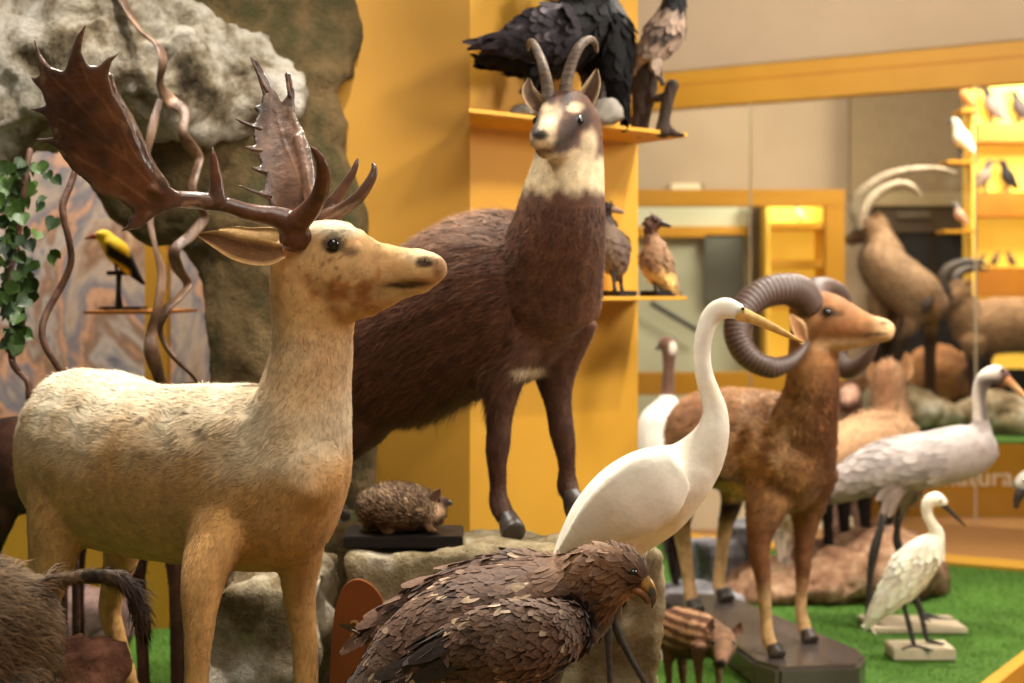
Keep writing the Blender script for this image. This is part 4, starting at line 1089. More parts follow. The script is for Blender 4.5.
wg = [Loft([(676, 466, 3.28, 26, 9), (656, 480, 3.31, 36, 11), (628, 500, 3.32, 36, 11), (600, 518, 3.32, 26, 9), (576, 538, 3.32, 14, 6), (558, 555, 3.31, 4, 3)], LE, 14)]
wingpart(E, wg, flat(WH, 0.04, 30), 0.006, [], m=M_WHITE)
box('display_block', (0.26, 3.2, 0.122), (0.30, 0.24, 0.24), M_ROCKL, E, bevel=0.01)

# ---- golden eagle in the foreground
EB, EL, ED = C(98, 72, 56), C(196, 160, 116), C(50, 34, 27)
def paint_eagle(x, y, p, n):
    c = np.tile(EB, (len(p), 1))
    c = mixc(c, np.tile(ED, (len(p), 1)), sm(-0.1, 0.9, fuzz(p, 26, 2)))
    c = mixc(c, np.tile(C(206, 178, 142), (len(p), 1)), 0.95 * sm(0.7, 0.95, fuzz(p, 46, 12)))
    c = mixc(c, np.tile(C(126, 90, 58), (len(p), 1)), 0.8 * blob(x, y, 595, 565, 50, 40, 0.5))
    c = mixc(c, np.tile(C(70, 42, 26), (len(p), 1)), 0.8 * blob(x, y, 585, 600, 28, 24, 0.5))
    c = mixc(c, np.tile(C(46, 34, 28), (len(p), 1)), 0.8 * sm(400, 340, x))
    return c
def paint_head(x, y, p, n):
    c = np.tile(C(124, 90, 62), (len(p), 1))
    c = mixc(c, np.tile(C(84, 50, 30), (len(p), 1)), 0.85 * sm(0.1, 1.0, fuzz(p, 60, 2)))
    c = mixc(c, np.tile(C(90, 60, 38), (len(p), 1)), 0.7 * blob(x, y, 634, 578, 14, 8, 0.6))
    c = mixc(c, np.tile(C(196, 164, 112), (len(p), 1)), 0.6 * blob(x, y, 618, 596, 16, 6, 0.6))
    return c
LG = (0.25, -0.97, 0)
ea = [
    Loft([(596, 588, 2.72, 36, 34), (572, 600, 2.73, 48, 46), (535, 616, 2.75, 58, 60), (480, 636, 2.77, 66, 64), (425, 662, 2.79, 56, 56), (372, 702, 2.81, 32, 44), (330, 730, 2.83, 14, 40), (305, 746, 2.84, 5, 42)], LG, 18)]
hd_ = [
    Loft([(640, 578, 2.665, 13, 12), (626, 570, 2.68, 20, 18), (608, 570, 2.69, 27, 25), (590, 580, 2.71, 34, 32), (572, 596, 2.73, 40, 42)], LG, 16),
    Loft([(622, 582, 2.675, 16, 15), (606, 594, 2.69, 18, 18), (592, 606, 2.71, 24, 24)], LG, 14)]
wn = [Loft([(574, 624, 2.66, 26, 20), (545, 638, 2.60, 38, 26), (500, 645, 2.60, 42, 28), (455, 668, 2.65, 38, 24), (410, 700, 2.69, 30, 18), (360, 735, 2.73, 20, 12), (310, 765, 2.76, 12, 8)], LG, 16)]
wf = [Loft([(560, 582, 2.86, 22, 18), (520, 582, 2.89, 32, 20), (470, 592, 2.90, 30, 20), (425, 606, 2.88, 22, 14), (392, 620, 2.86, 12, 9), (370, 634, 2.85, 5, 5)], LG, 16)]
A_ = bird('golden_eagle', 'brown speckled golden eagle with hooked beak crouching in the foreground', 'bird', (-0.1, 2.75, 0.25), ea + hd_, paint_eagle, 0.007, lat=LG,
          fl=[dict(size=0.036, n=9000, minsep=0.20, lift=0.05, cup=0.06, aspect=0.24, point=0.2, dark=0.7, seed=5, soft=0.45, tip=C(110, 84, 68), jit=0.3)],
          beak=[(636, 578, 2.665, 8.5, 7), (645, 582, 2.66, 7.5, 6), (651, 590, 2.655, 5.5, 4.4), (653.5, 599, 2.652, 3.2, 2.6), (652, 608, 2.65, 0.8, 0.8)], beakm=mat('yellow_cere_beak', C(168, 124, 50), 0.3, C(74, 62, 48), 30, lo=0.42, hi=0.58),
          eyes=[P(633, 573, 2.650)], eye_r=0.0085, legs=[[(520, 668, 2.72, 26), (510, 720, 2.72, 16), (508, 770, 2.72, 11), (512, 815, 2.72, 11)], [(540, 664, 2.82, 26), (532, 715, 2.82, 16), (530, 760, 2.82, 11), (534, 795, 2.82, 11)]])
tube('lower_beak', [(632, 588, 2.66, 5, 6), (642, 594, 2.655, 4, 5), (649, 603, 2.652, 2.4, 3)], mat('dark_yellow_gape', C(150, 96, 40), 0.4, C(90, 60, 40), 40), A_, LG, cap=0.3)
V, N, T = fuse(hd_, 0.006, 3)
fv, q, c, fn = feathers(V, N, T, flowfield(hd_), size=0.019, paint=paint_head, n=11000, minsep=0.17, lift=0.10, cup=0.06, aspect=0.15, point=0.8, dark=0.65, seed=6, tip=C(146, 112, 78), jit=0.3)
hx = (fv[:, 0].reshape(-1, 25).mean(1) < 99); put('head_plumage', mk('head_plumage', fv, [q], c, fn), M_PLUM, A_, label='tawny pointed feathers of head and neck')
wingpart(A_, wn, paint_eagle, 0.007, [dict(size=0.034, n=9000, minsep=0.20, lift=0.05, cup=0.06, aspect=0.24, point=0.2, dark=0.7, seed=15, soft=0.45, tip=C(112, 88, 72), jit=0.3),
    dict(size=lambda p: np.where(proj(p)[0] < 470, 0.12, 0.0), n=320, minsep=0.16, lift=0.04, cup=0.1, aspect=0.13, dark=0.7, seed=16, pt=flat(C(64, 50, 44)), jit=0.12)])
wingpart(A_, wf, paint_eagle, 0.007, [dict(size=0.040, n=6000, minsep=0.20, lift=0.05, cup=0.06, aspect=0.24, point=0.2, dark=0.7, seed=25, tip=C(120, 96, 80), jit=0.24),
    dict(size=lambda p: np.where(proj(p)[0] < 490, 0.09, 0.0), n=160, minsep=0.2, lift=0.03, aspect=0.14, dark=0.75, seed=26, pt=flat(C(122, 92, 74)), jit=0.08)])
rock('perch_rock', [], 0.02, M_ROCKB, 0.03, 6, boxes=[boxpts((0.02, 2.77, 0.14), (0.42, 0.4, 0.27))], smooth=6, label='low brown rock under the golden eagle', cat='rock', base=(0.02, 2.77, 0))

# ---- crane on the right with its base
M_GREYP = colmat('grey_plumage', usenrm=True, flip=True, rough=0.65, sheen=0.15, var=0.1, vscale=40, bump=0.15, bscale=90)
def paint_crane(x, y, p, n):
    c = np.tile(C(176, 164, 158), (len(p), 1))
    c = mixc(c, np.tile(C(160, 140, 128), (len(p), 1)), 0.7 * sm(0.2, 1.2, fuzz(p, 26, 3)))
    c = mixc(c, np.tile(C(150, 124, 108), (len(p), 1)), 0.7 * sm(470, 495, y))
    nk = (y < 420) & (x > 965)
    c = mixc(c, np.tile(C(238, 226, 210), (len(p), 1)), 0.9 * nk)
    c = mixc(c, np.tile(C(104, 92, 88), (len(p), 1)), 0.95 * nk * sm(973 + 0.12 * (y - 385), 981 + 0.12 * (y - 385), x) * sm(372, 382, y))
    c = mixc(c, np.tile(C(92, 52, 36), (len(p), 1)), 0.95 * nk * sm(998, 1003, x) * sm(362, 368, y))
    c = mixc(c, np.tile(C(84, 74, 72), (len(p), 1)), 0.8 * nk * blob(x, y, 992, 383, 10, 4, 0.5))
    return c
LC = (0.25, -0.97, 0)
cr_ = [Loft([(982, 446, 5.42, 22, 24), (966, 451, 5.43, 27, 28), (930, 459, 5.46, 28, 33), (890, 466, 5.5, 27, 33), (856, 478, 5.54, 20, 28), (836, 490, 5.57, 12, 20), (826, 500, 5.58, 3, 8)], LC, 18),
       Loft([(1006, 378, 5.35, 7, 6), (997, 374, 5.36, 9.5, 8), (985, 379, 5.38, 9, 8), (979, 394, 5.40, 7.5, 7), (980, 414, 5.41, 7.5, 7), (981, 430, 5.42, 11, 11), (976, 448, 5.43, 24, 22)], LC, 14),
       Loft([(893, 488, 5.44, 14, 12), (889, 505, 5.43, 8, 7), (884, 516, 5.43, 4, 4)], LC, 12), Loft([(912, 486, 5.58, 14, 12), (905, 502, 5.6, 7, 7), (900, 514, 5.6, 4, 4)], LC, 12)]
CR = bird('grey_crane', 'grey crane with white nape and dark throat standing behind the small egret', 'bird', (1.32, 5.45, 0), cr_, paint_crane, 0.0095, lat=LC, m=M_GREYP,
          fl=[dict(size=lambda p: np.where((proj(p)[1] > 428) & (proj(p)[0] < 955), 0.07, 0.0), n=1600, minsep=0.36, lift=0.018, cup=0.03, aspect=0.24, dark=0.95, seed=31, jit=0.06)],
          legs=[[(885, 510, 5.43, 4), (880, 530, 5.42, 4), (874, 552, 5.42, 5), (870, 580, 5.42, 3.2), (868, 622, 5.40, 3.4)], [(901, 508, 5.6, 3.6), (897, 530, 5.6, 3.4), (898, 545, 5.6, 4.6), (908, 575, 5.56, 3), (922, 614, 5.5, 3.2)]],
          toes=[[(922, 614, 5.5, 3), (940, 619, 5.46, 2.2), (955, 620, 5.45, 1.4)], [(922, 614, 5.5, 3), (930, 623, 5.42, 2.2), (936, 625, 5.4, 1.4)], [(868, 622, 5.40, 3), (882, 626, 5.36, 2), (890, 627, 5.35, 1.2)]],
          beak=[(1005, 378, 5.35, 5.5, 5), (1014, 386, 5.33, 3.6, 3.4), (1026, 398, 5.31, 2.6, 2.4), (1033, 405, 5.3, 0.8)], beakm=mat('orange_brown_beak', C(176, 116, 66), 0.4, C(206, 164, 112), 20),
          eyes=[P(1002, 371, 5.318), P(1002, 371, 5.40)], eye_r=0.007)
M_PLATE = mat('pale_wood_plate', C(206, 190, 160), 0.6, C(188, 170, 140), 20, stretch=(1, 6, 1))
box('display_base', (1.445, 5.42, 0.013), (0.34, 0.22, 0.020), M_PLATE, CR, bevel=0.003)

# ---- little egret on the right with its base
LI = (0.1, -0.99, 0)
li = [Loft([(938, 538, 4.98, 8, 9), (930, 548, 4.985, 16, 17), (914, 566, 5.0, 21, 21), (897, 588, 5.01, 18, 18), (880, 608, 5.02, 10, 12), (869, 622, 5.03, 3, 6)], LI, 16),
      Loft([(944, 503, 4.96, 5, 5), (936, 499, 4.965, 7.5, 7), (928, 503, 4.97, 6.5, 6.5), (927, 513, 4.975, 5.5, 5.5), (932, 524, 4.975, 5.5, 5.5), (937, 534, 4.98, 7.5, 7.5), (932, 546, 4.985, 12, 12)], LI, 14),
      Loft([(906, 590, 4.98, 8, 7), (903, 600, 4.98, 3.6, 3.6)], LI, 10), Loft([(913, 580, 5.04, 7, 7), (911, 590, 5.04, 3.6, 3.6)], LI, 10)]
LEG_ = bird('little_egret', 'small white egret with thin dark beak on a square stone plate', 'bird', (1.35, 5.0, 0), li, flat(C(246, 236, 210), 0.05), 0.006, lat=LI, m=M_WHITE,
            fl=[dict(size=lambda p: np.where(proj(p)[1] > 545, 0.05, 0.0), n=800, minsep=0.34, lift=0.016, cup=0.03, aspect=0.22, dark=0.97, seed=41, jit=0.06)],
            legs=[[(903, 596, 4.98, 3), (905, 610, 4.98, 2.4), (909, 625, 4.97, 2.8), (914, 646, 4.95, 2.4)], [(911, 586, 5.04, 3), (913, 598, 5.04, 2.6), (919, 608, 5.04, 2.8), (927, 640, 5.0, 2.4)]],
            toes=[[(914, 646, 4.95, 2.2), (926, 649, 4.92, 1.6), (932, 650, 4.91, 1)], [(927, 640, 5.0, 2.2), (938, 643, 4.98, 1.6), (944, 644, 4.97, 1)], [(914, 646, 4.95, 2.2), (906, 648, 4.93, 1.5), (902, 649, 4.92, 1)]],
            beak=[(941, 503, 4.96, 3.6, 3.4), (950, 511, 4.955, 2.4), (958, 519, 4.95, 1.7), (966, 526.5, 4.945, 0.6)], eyes=[P(941, 501, 4.938), P(941, 501, 4.99)], eye_r=0.004)
box('display_base', (1.355, 4.985, 0.023), (0.205, 0.13, 0.040), M_PLATE, LEG_, bevel=0.004)

# ---- second crane, seen from behind between the great egret and the mouflon
def paint_crane2(x, y, p, n):
    c = np.tile(C(220, 208, 194), (len(p), 1))
    c = mixc(c, np.tile(C(92, 62, 44), (len(p), 1)), (y < 396) * 1.0)
    c = mixc(c, np.tile(C(236, 222, 200), (len(p), 1)), 0.8 * blob(x, y, 673, 348, 4, 6, 0.4))
    c = mixc(c, np.tile(C(50, 34, 28), (len(p), 1)), sm(478, 500, y))
    return c
c2 = [Loft([(668, 402, 6.0, 10, 12), (666, 418, 6.0, 24, 26), (665, 440, 5.98, 27, 30), (666, 468, 5.94, 26, 26), (670, 495, 5.90, 20, 17), (672, 520, 5.86, 18, 14), (674, 548, 5.84, 12, 10), (676, 575, 5.83, 4, 5)], (1, 0, 0), 16),
      Loft([(665, 342, 6.06, 8, 9), (669, 348, 6.05, 9, 9), (669, 362, 6.04, 6.5, 6.5), (668, 380, 6.03, 6.5, 6.5), (668, 396, 6.02, 8, 8), (667, 412, 6.01, 14, 16)], (1, 0, 0), 12)]
C2 = bird('demoiselle_crane', 'crane seen from behind with dark drooping tail between great egret and ram', 'bird', (0.63, 5.95, 0), c2, paint_crane2, 0.01, m=M_GREYP, lat=(1, 0, 0),
          fl=[dict(size=lambda p: np.where(proj(p)[1] > 470, 0.11, 0.0), n=500, minsep=0.2, lift=0.1, aspect=0.12, dark=0.7, seed=51, point=0.5, jit=0.14)],
          legs=[[(650, 480, 5.98, 5), (649, 540, 5.98, 3), (648, 590, 5.98, 3), (648, 594, 5.98, 3.4)], [(676, 480, 6.02, 5), (678, 540, 6.02, 3), (678, 590, 6.02, 3)]],
          beak=[(664, 344, 6.12, 5), (660, 346, 6.18, 2.6), (656, 350, 6.24, 0.8)], eyes=[P(660, 343, 6.06)], eye_r=0.006)

# ---- bird reaching in at the right edge
b5 = [Loft([(1020, 486, 5.3, 9, 9), (1030, 482, 5.31, 13, 12), (1042, 492, 5.33, 11, 11), (1050, 520, 5.35, 13, 13), (1070, 560, 5.38, 34, 32), (1105, 590, 5.42, 40, 38), (1150, 620, 5.46, 24, 26), (1180, 640, 5.5, 6, 14)], LC, 14)]
bird('grey_goose', 'grey bird whose pale head just enters at the right edge', 'bird', (2.1, 5.4, -0.02), b5, lambda x, y, p, n: mixc(np.tile(C(176, 168, 152), (len(p), 1)), np.tile(C(60, 54, 48), (len(p), 1)), sm(0.2, 1.0, fuzz(p, 60, 2))), 0.01, m=M_GREYP, lat=LC,
     beak=[(1022, 490, 5.29, 6), (1018, 498, 5.285, 4.6), (1016, 508, 5.28, 2.4)], eyes=[P(1024, 481, 5.262)], eye_r=0.006,
     legs=[[(1100, 615, 5.38, 6), (1098, 640, 5.38, 4), (1099, 652, 5.38, 4)], [(1110, 610, 5.46, 6), (1110, 634, 5.46, 4), (1111, 648, 5.46, 4)]])
# ------------------------------------------------------------------ birds on the yellow shelves
M_BLACK = colmat('glossy_black_plumage', usenrm=True, flip=True, rough=0.6, sheen=0.0, var=0.2, vscale=40, bump=0.2, bscale=90, spec=0.12)
BK = C(13, 10, 10)
LS = (0.3, -0.95, 0)
def paint_raven(x, y, p, n):
    return np.tile(BK, (len(p), 1))
def paint_ravwing(x, y, p, n):
    c = np.tile(C(40, 34, 38), (len(p), 1))
    return mixc(c, np.tile(C(104, 94, 98), (len(p), 1)), sm(0.1, 1.0, fuzz(p, 30, 3)) * 0.8)  # grey streaks painted in for the shine on the wing
rv = [Loft([(592, 22, 4.28, 30, 28), (572, 32, 4.27, 34, 32), (545, 46, 4.25, 34, 34), (520, 54, 4.22, 24, 26), (500, 58, 4.2, 14, 18), (490, 60, 4.18, 6, 16), (484, 61, 4.17, 3, 12)], LS, 16),
      Loft([(612, -22, 4.26, 16, 15), (594, -24, 4.28, 22, 20), (586, -6, 4.28, 24, 22), (584, 18, 4.28, 30, 26)], LS, 14),
      Loft([(538, 62, 4.19, 14, 12), (532, 78, 4.18, 8, 8), (528, 84, 4.18, 4, 4)], LS, 10), Loft([(548, 64, 4.31, 14, 12), (546, 80, 4.32, 8, 8), (544, 88, 4.32, 4, 4)], LS, 10)]
R = bird('raven', 'large black raven with grey glossy wing at the left end of the upper shelf', 'bird', (0.05, 4.24, 1.70), rv, paint_raven, 0.0075, lat=LS, m=M_BLACK,
         fl=[dict(size=0.05, n=700, minsep=0.4, lift=0.12, aspect=0.32, dark=0.85, seed=61)],
         legs=[[(529, 78, 4.18, 5), (528, 92, 4.18, 4), (530, 101, 4.17, 4)], [(544, 82, 4.32, 5), (544, 96, 4.32, 4), (546, 104, 4.31, 4)]],
         beak=[(608, -24, 4.25, 9), (624, -22, 4.24, 7), (638, -18, 4.23, 4.5), (646, -12, 4.22, 1)], eyes=[P(606, -28, 4.21)], eye_r=0.008)
wingpart(R, [Loft([(574, 26, 4.15, 24, 9), (552, 32, 4.135, 30, 11), (526, 38, 4.13, 22, 10), (506, 42, 4.13, 12, 7), (494, 42, 4.14, 6, 4)], LS, 14)], paint_ravwing, 0.007,
         [dict(size=0.05, n=500, minsep=0.36, lift=0.08, aspect=0.3, dark=0.6, seed=62), dict(size=lambda p: np.where(proj(p)[0] < 525, 0.10, 0.0), n=60, minsep=0.16, lift=0.03, aspect=0.1, dark=0.8, seed=63, pt=flat(C(52, 44, 46)))], m=M_BLACK)
rock('stone_perch', [Loft([(538, 117.5, 4.2, 34, 30), (538, 110, 4.2, 31, 28), (538, 103, 4.2, 22, 20)], seg=14, cap=0.1)], 0.012, mat('grey_stone', C(150, 142, 132), 0.8, C(112, 104, 96), 20, bump=0.4), 0.01, 14, parent=R)

# second black bird, back view, long tail hanging
bb = [Loft([(584, -40, 4.47, 14, 14), (590, -20, 4.47, 18, 18), (594, 4, 4.45, 24, 24), (600, 34, 4.43, 36, 32), (606, 62, 4.42, 32, 28), (614, 88, 4.41, 22, 17), (620, 104, 4.40, 13, 10), (624, 114, 4.40, 8, 6)], (1, 0.5, 0), 16), ]
BB = bird('carrion_crow', 'black bird with long tail hanging down between the raven and the hooded crow', 'bird', (0.25, 4.41, 1.70), bb, paint_raven, 0.008, lat=(1, 0.5, 0), m=M_BLACK,
          fl=[dict(size=0.06, n=600, minsep=0.4, lift=0.08, aspect=0.3, dark=0.85, seed=65), dict(size=lambda p: np.where((proj(p)[1] > 50) & (proj(p)[1] < 84), 0.10, 0.0), n=60, minsep=0.14, lift=0.02, aspect=0.1, dark=0.8, seed=66)],
          legs=[[(588, 76, 4.39, 6), (585, 92, 4.39, 4), (585, 97, 4.39, 4)], [(604, 82, 4.37, 6), (602, 94, 4.37, 4), (602, 98, 4.37, 4)]], beak=[(580, -44, 4.45, 7), (566, -42, 4.43, 4.45), (556, -38, 4.42, 1)], eyes=[P(580, -50, 4.44), P(590, -46, 4.44)], eye_r=0.006)
rock('stone_perch', [Loft([(600, 124, 4.37, 32, 28), (599, 114, 4.37, 29, 26), (597, 102, 4.37, 20, 18)], seg=14, cap=0.1)], 0.012, mat('pale_grey_stone', C(150, 140, 128), 0.8, C(112, 104, 94), 20, bump=0.4), 0.012, 14, seed=2.0, parent=BB)

# hooded crow on a stump
def paint_hood(x, y, p, n):
    c = np.tile(C(146, 122, 104), (len(p), 1))
    c = mixc(c, np.tile(BK, (len(p), 1)), sm(14, 4, y))
    c = mixc(c, np.tile(BK, (len(p), 1)), sm(640, 632, x + 0.0 * y) * sm(30, 45, y))
    c = mixc(c, np.tile(C(44, 34, 30), (len(p), 1)), 0.9 * blob(x, y, 666, 34, 16, 8 + 0 * x, 0.4))
    c = mixc(c, np.tile(C(196, 176, 158), (len(p), 1)), 0.7 * blob(x, y, 653, 52, 7, 8, 0.6))
    return c
hc = [Loft([(676, -6, 4.54, 11, 11), (672, 12, 4.54, 14, 14), (666, 30, 4.54, 20, 19), (655, 46, 4.54, 17, 17), (643, 54, 4.56, 12, 13), (634, 66, 4.58, 8, 12), (627, 82, 4.6, 4, 10), (623, 92, 4.61, 2, 7)], LS, 14),
      Loft([(684, -24, 4.52, 9, 9), (676, -24, 4.53, 12, 11), (675, -8, 4.54, 11, 11)], LS, 12),
      Loft([(655, 52, 4.53, 9, 9), (657, 66, 4.52, 6, 6), (659, 74, 4.52, 3, 3)], LS, 10)]
HCR = bird('hooded_crow', 'grey and black hooded crow on a stump at the right end of upper shelf', 'bird', (0.45, 4.55, 1.70), hc, paint_hood, 0.0065, lat=LS, m=M_PLUM,
           fl=[dict(size=0.035, n=500, minsep=0.4, lift=0.12, aspect=0.3, dark=0.8, seed=71)],
           legs=[[(658, 66, 4.52, 3), (660, 76, 4.515, 2.4), (663, 84, 4.51, 2.6)], [(650, 62, 4.57, 3), (649, 70, 4.57, 2.6), (650, 78, 4.565, 2.6)]],
           beak=[(686, -24, 4.51, 6), (696, -21, 4.5, 4), (704, -16, 4.49, 1)], eyes=[P(683, -27, 4.503)], eye_r=0.005)
M_BARK = mat('dark_brown_bark', C(62, 44, 30), 0.85, C(40, 28, 20), 40, stretch=(1, 1, 0.3), bump=0.6, bscale=70)
st = HCR
rock('stump', [Loft([(643, 62, 4.58, 12), (642, 90, 4.58, 11), (640, 132, 4.585, 9)], seg=12), Loft([(652, 66, 4.57, 8), (648, 100, 4.57, 7), (642, 132, 4.57, 6)], seg=10)], 0.006, M_BARK, 0.006, 18, parent=st)
rock('stump_branch', [Loft([(673, 84, 4.51, 6.5), (668, 100, 4.51, 6), (664, 120, 4.51, 6.5), (663, 133, 4.51, 8)], seg=10), Loft([(664, 128, 4.51, 7), (676, 134, 4.505, 3.5), (684, 135, 4.50, 2.5)], seg=10), Loft([(664, 96, 4.52, 4), (650, 100, 4.55, 4), (645, 104, 4.57, 4)], seg=8)], 0.005, M_BARK, 0.004, 18, parent=st)

# two ducks on the lower shelf
M_BBASE = mat('black_wood_base', C(34, 28, 26), 0.4, C(26, 22, 20), 10)
def paint_duck1(x, y, p, n):
    c = np.tile(C(112, 92, 76), (len(p), 1))
    c = mixc(c, np.tile(C(50, 34, 28), (len(p), 1)), sm(222, 214, y))
    c = mixc(c, np.tile(C(86, 68, 60), (len(p), 1)), 0.7 * sm(612, 628, x))
    return c
d1 = [Loft([(603, 212, 4.49, 5, 5), (606, 220, 4.49, 8, 8), (606, 232, 4.49, 14, 14), (611, 246, 4.49, 18.5, 18), (615, 262, 4.50, 15, 15), (617, 274, 4.51, 6, 8)], LS, 14),
      Loft([(612, 208, 4.48, 5, 5), (606, 208, 4.485, 6.5, 6), (604, 216, 4.49, 6, 6)], LS, 12)]
DK = bird('duck', 'grey brown duck standing upright nearest the chamois on the lower shelf', 'bird', (0.322, 4.49, 1.201), d1, paint_duck1, 0.0055, lat=LS, m=M_PLUM, fl=[dict(size=0.03, n=300, minsep=0.4, lift=0.1, aspect=0.34, dark=0.85, seed=73)],
          legs=[[(613, 270, 4.47, 3), (614, 282, 4.47, 2), (615, 291, 4.47, 2.4)], [(620, 270, 4.52, 3), (621, 282, 4.52, 2), (622, 291, 4.52, 2.4)]],
          beak=[(612, 209, 4.475, 3.4, 3), (619, 211, 4.47, 2.6, 3.4), (624, 212, 4.465, 1.4, 3)], eyes=[P(609, 206, 4.46)], eye_r=0.004, beakm=mat('grey_pink_bill', C(150, 122, 104), 0.4))
box('display_base', (0.322, 4.49, 1.2095), (0.085, 0.07, 0.017), M_BBASE, DK, rz=0.78)
def paint_duck2(x, y, p, n):
    c = np.tile(C(150, 112, 80), (len(p), 1))
    c = mixc(c, np.tile(C(84, 54, 40), (len(p), 1)), sm(240, 230, y))
    c = mixc(c, np.tile(C(218, 178, 108), (len(p), 1)), sm(264, 270, y + 0.25 * (655 - x)))
    c = mixc(c, np.tile(C(96, 78, 66), (len(p), 1)), sm(666, 674, x - 0.12 * (y - 240)) * (y > 240))
    return c
d2 = [Loft([(652, 236, 4.56, 6, 6), (654, 246, 4.56, 12, 12), (655, 258, 4.56, 17, 16), (662, 274, 4.57, 15, 14), (670, 286, 4.58, 9, 10), (677, 294, 4.59, 3, 6)], LS, 14),
      Loft([(660, 223, 4.55, 5.5, 5), (653, 223, 4.555, 8, 7), (651, 233, 4.56, 6.5, 6.5), (652, 242, 4.56, 9, 9)], LS, 12)]
DK2 = bird('duck', 'tawny brown duck with pale belly at the tip of the lower shelf', 'bird', (0.453, 4.57, 1.201), d2, paint_duck2, 0.0055, lat=LS, m=M_PLUM, fl=[dict(size=0.028, n=300, minsep=0.4, lift=0.1, aspect=0.34, dark=0.85, seed=74)],
     legs=[[(655, 274, 4.55, 3), (655, 284, 4.55, 2), (656, 292, 4.55, 2.4)], [(662, 280, 4.60, 3), (662, 286, 4.60, 2), (662, 293, 4.60, 2.4)]],
     beak=[(660, 223, 4.545, 3.6, 3), (666, 225, 4.54, 2.4, 3.4), (671, 226, 4.535, 1.2, 3)], eyes=[P(657, 220, 4.525)], eye_r=0.004)
box('display_base', (0.453, 4.57, 1.2095), (0.12, 0.07, 0.017), M_BBASE, DK2, rz=0.78)
# white bird half hidden behind the chamois
d3 = [Loft([(589, 236, 4.42, 7, 7), (588, 250, 4.42, 11, 11), (586, 268, 4.42, 13, 13), (584, 286, 4.42, 9, 9)], LS, 12), Loft([(594, 236, 4.41, 3), (588, 233, 4.42, 6), (588, 242, 4.42, 6)], LS, 12)]
bird('white_dove', 'white bird mostly hidden behind the chamois neck on the lower shelf', 'bird', (0.22, 4.42, 1.201), d3, flat(C(236, 220, 190)), 0.006, lat=LS, m=M_WHITE, beak=[(596, 238, 4.405, 3), (602, 241, 4.40, 2), (606, 243, 4.4, 0.8)],
     legs=[[(583, 288, 4.41, 3), (583, 298, 4.41, 2)], [(588, 288, 4.44, 3), (588, 298, 4.44, 2)]], eyes=[P(592, 231, 4.403)], eye_r=0.0035)
# ------------------------------------------------------------------ wild boar at the lower left corner
LB = (0.1, -1, 0)
bo = [Loft([(-365, 690, 2.02, 26, 22), (-320, 672, 2.04, 48, 36), (-270, 650, 2.08, 78, 60), (-205, 640, 2.13, 100, 78), (-135, 645, 2.18, 100, 80), (-75, 645, 2.23, 100, 76), (-30, 646, 2.28, 90, 70), (0, 656, 2.31, 78, 58), (18, 672, 2.33, 54, 42)], LB, 20),
      Loft([(-20, 690, 2.24, 60, 40), (-8, 760, 2.24, 36, 28), (-18, 830, 2.25, 20, 17), (-10, 900, 2.25, 14, 13), (-8, 1040, 2.25, 13, 12), (-4, 1082, 2.24, 15, 13)], LB),
      Loft([(-10, 690, 2.40, 56, 38), (-2, 760, 2.40, 32, 26), (-10, 830, 2.41, 18, 16), (-2, 900, 2.41, 13, 12), (0, 1010, 2.41, 12, 11), (4, 1038, 2.40, 14, 12)], LB),
      Loft([(-255, 690, 2.02, 50, 36), (-260, 780, 2.02, 28, 24), (-263, 900, 2.02, 16, 15), (-261, 1080, 2.02, 15, 13), (-257, 1180, 2.02, 17, 15)], LB),
      Loft([(-235, 690, 2.22, 48, 36), (-240, 780, 2.22, 26, 22), (-243, 900, 2.22, 15, 14), (-241, 1040, 2.22, 14, 12), (-239, 1095, 2.22, 16, 13)], LB),
      Loft([(-5, 598, 2.31, 16, 15), (25, 587, 2.30, 11, 11), (60, 580, 2.30, 8.5, 8.5), (88, 577, 2.29, 8, 8), (112, 577, 2.28, 9, 9), (126, 584, 2.28, 9, 9), (136, 598, 2.28, 9, 9), (142, 616, 2.28, 8, 8), (145, 632, 2.28, 4, 4)], LB, 12)]
def paint_boar(x, y, p, n):
    c = np.tile(C(112, 88, 62), (len(p), 1))
    c = mixc(c, np.tile(C(48, 38, 30), (len(p), 1)), sm(-0.1, 1.0, fuzz(p, 22, 3)))
    c = mixc(c, np.tile(C(62, 46, 40), (len(p), 1)), 0.8 * sm(95, 130, x))
    return c
def len_boar(p):
    x, y = proj(p)
    return 0.040 * (x < 45) + 0.016 * (x >= 45) + 0.024 * sm(100, 130, x)
B = creature('wild_boar', bo, paint_boar, M_FURB, 0.009, 'coarse brown wild boar rump with tufted tail at the lower left corner', 'boar', (-0.85, 2.25, 0),
             furs=[dict(n=60000, length=len_boar, width=0.0010, lift=0.26, jit=0.26, droop=0.4, var=0.35)])
ball('eye', P(-325, 650, 1.985), 0.009, M_EYE, B)
for x, y, d in ((-3, 1090, 2.24), (5, 1046, 2.40), (-257, 1190, 2.02), (-239, 1106, 2.22)):
    tube('hoof', [(x, y - 14, d, 16, 14), (x, y, d, 18, 15)], M_HOOF, B, LB, cap=0.15)

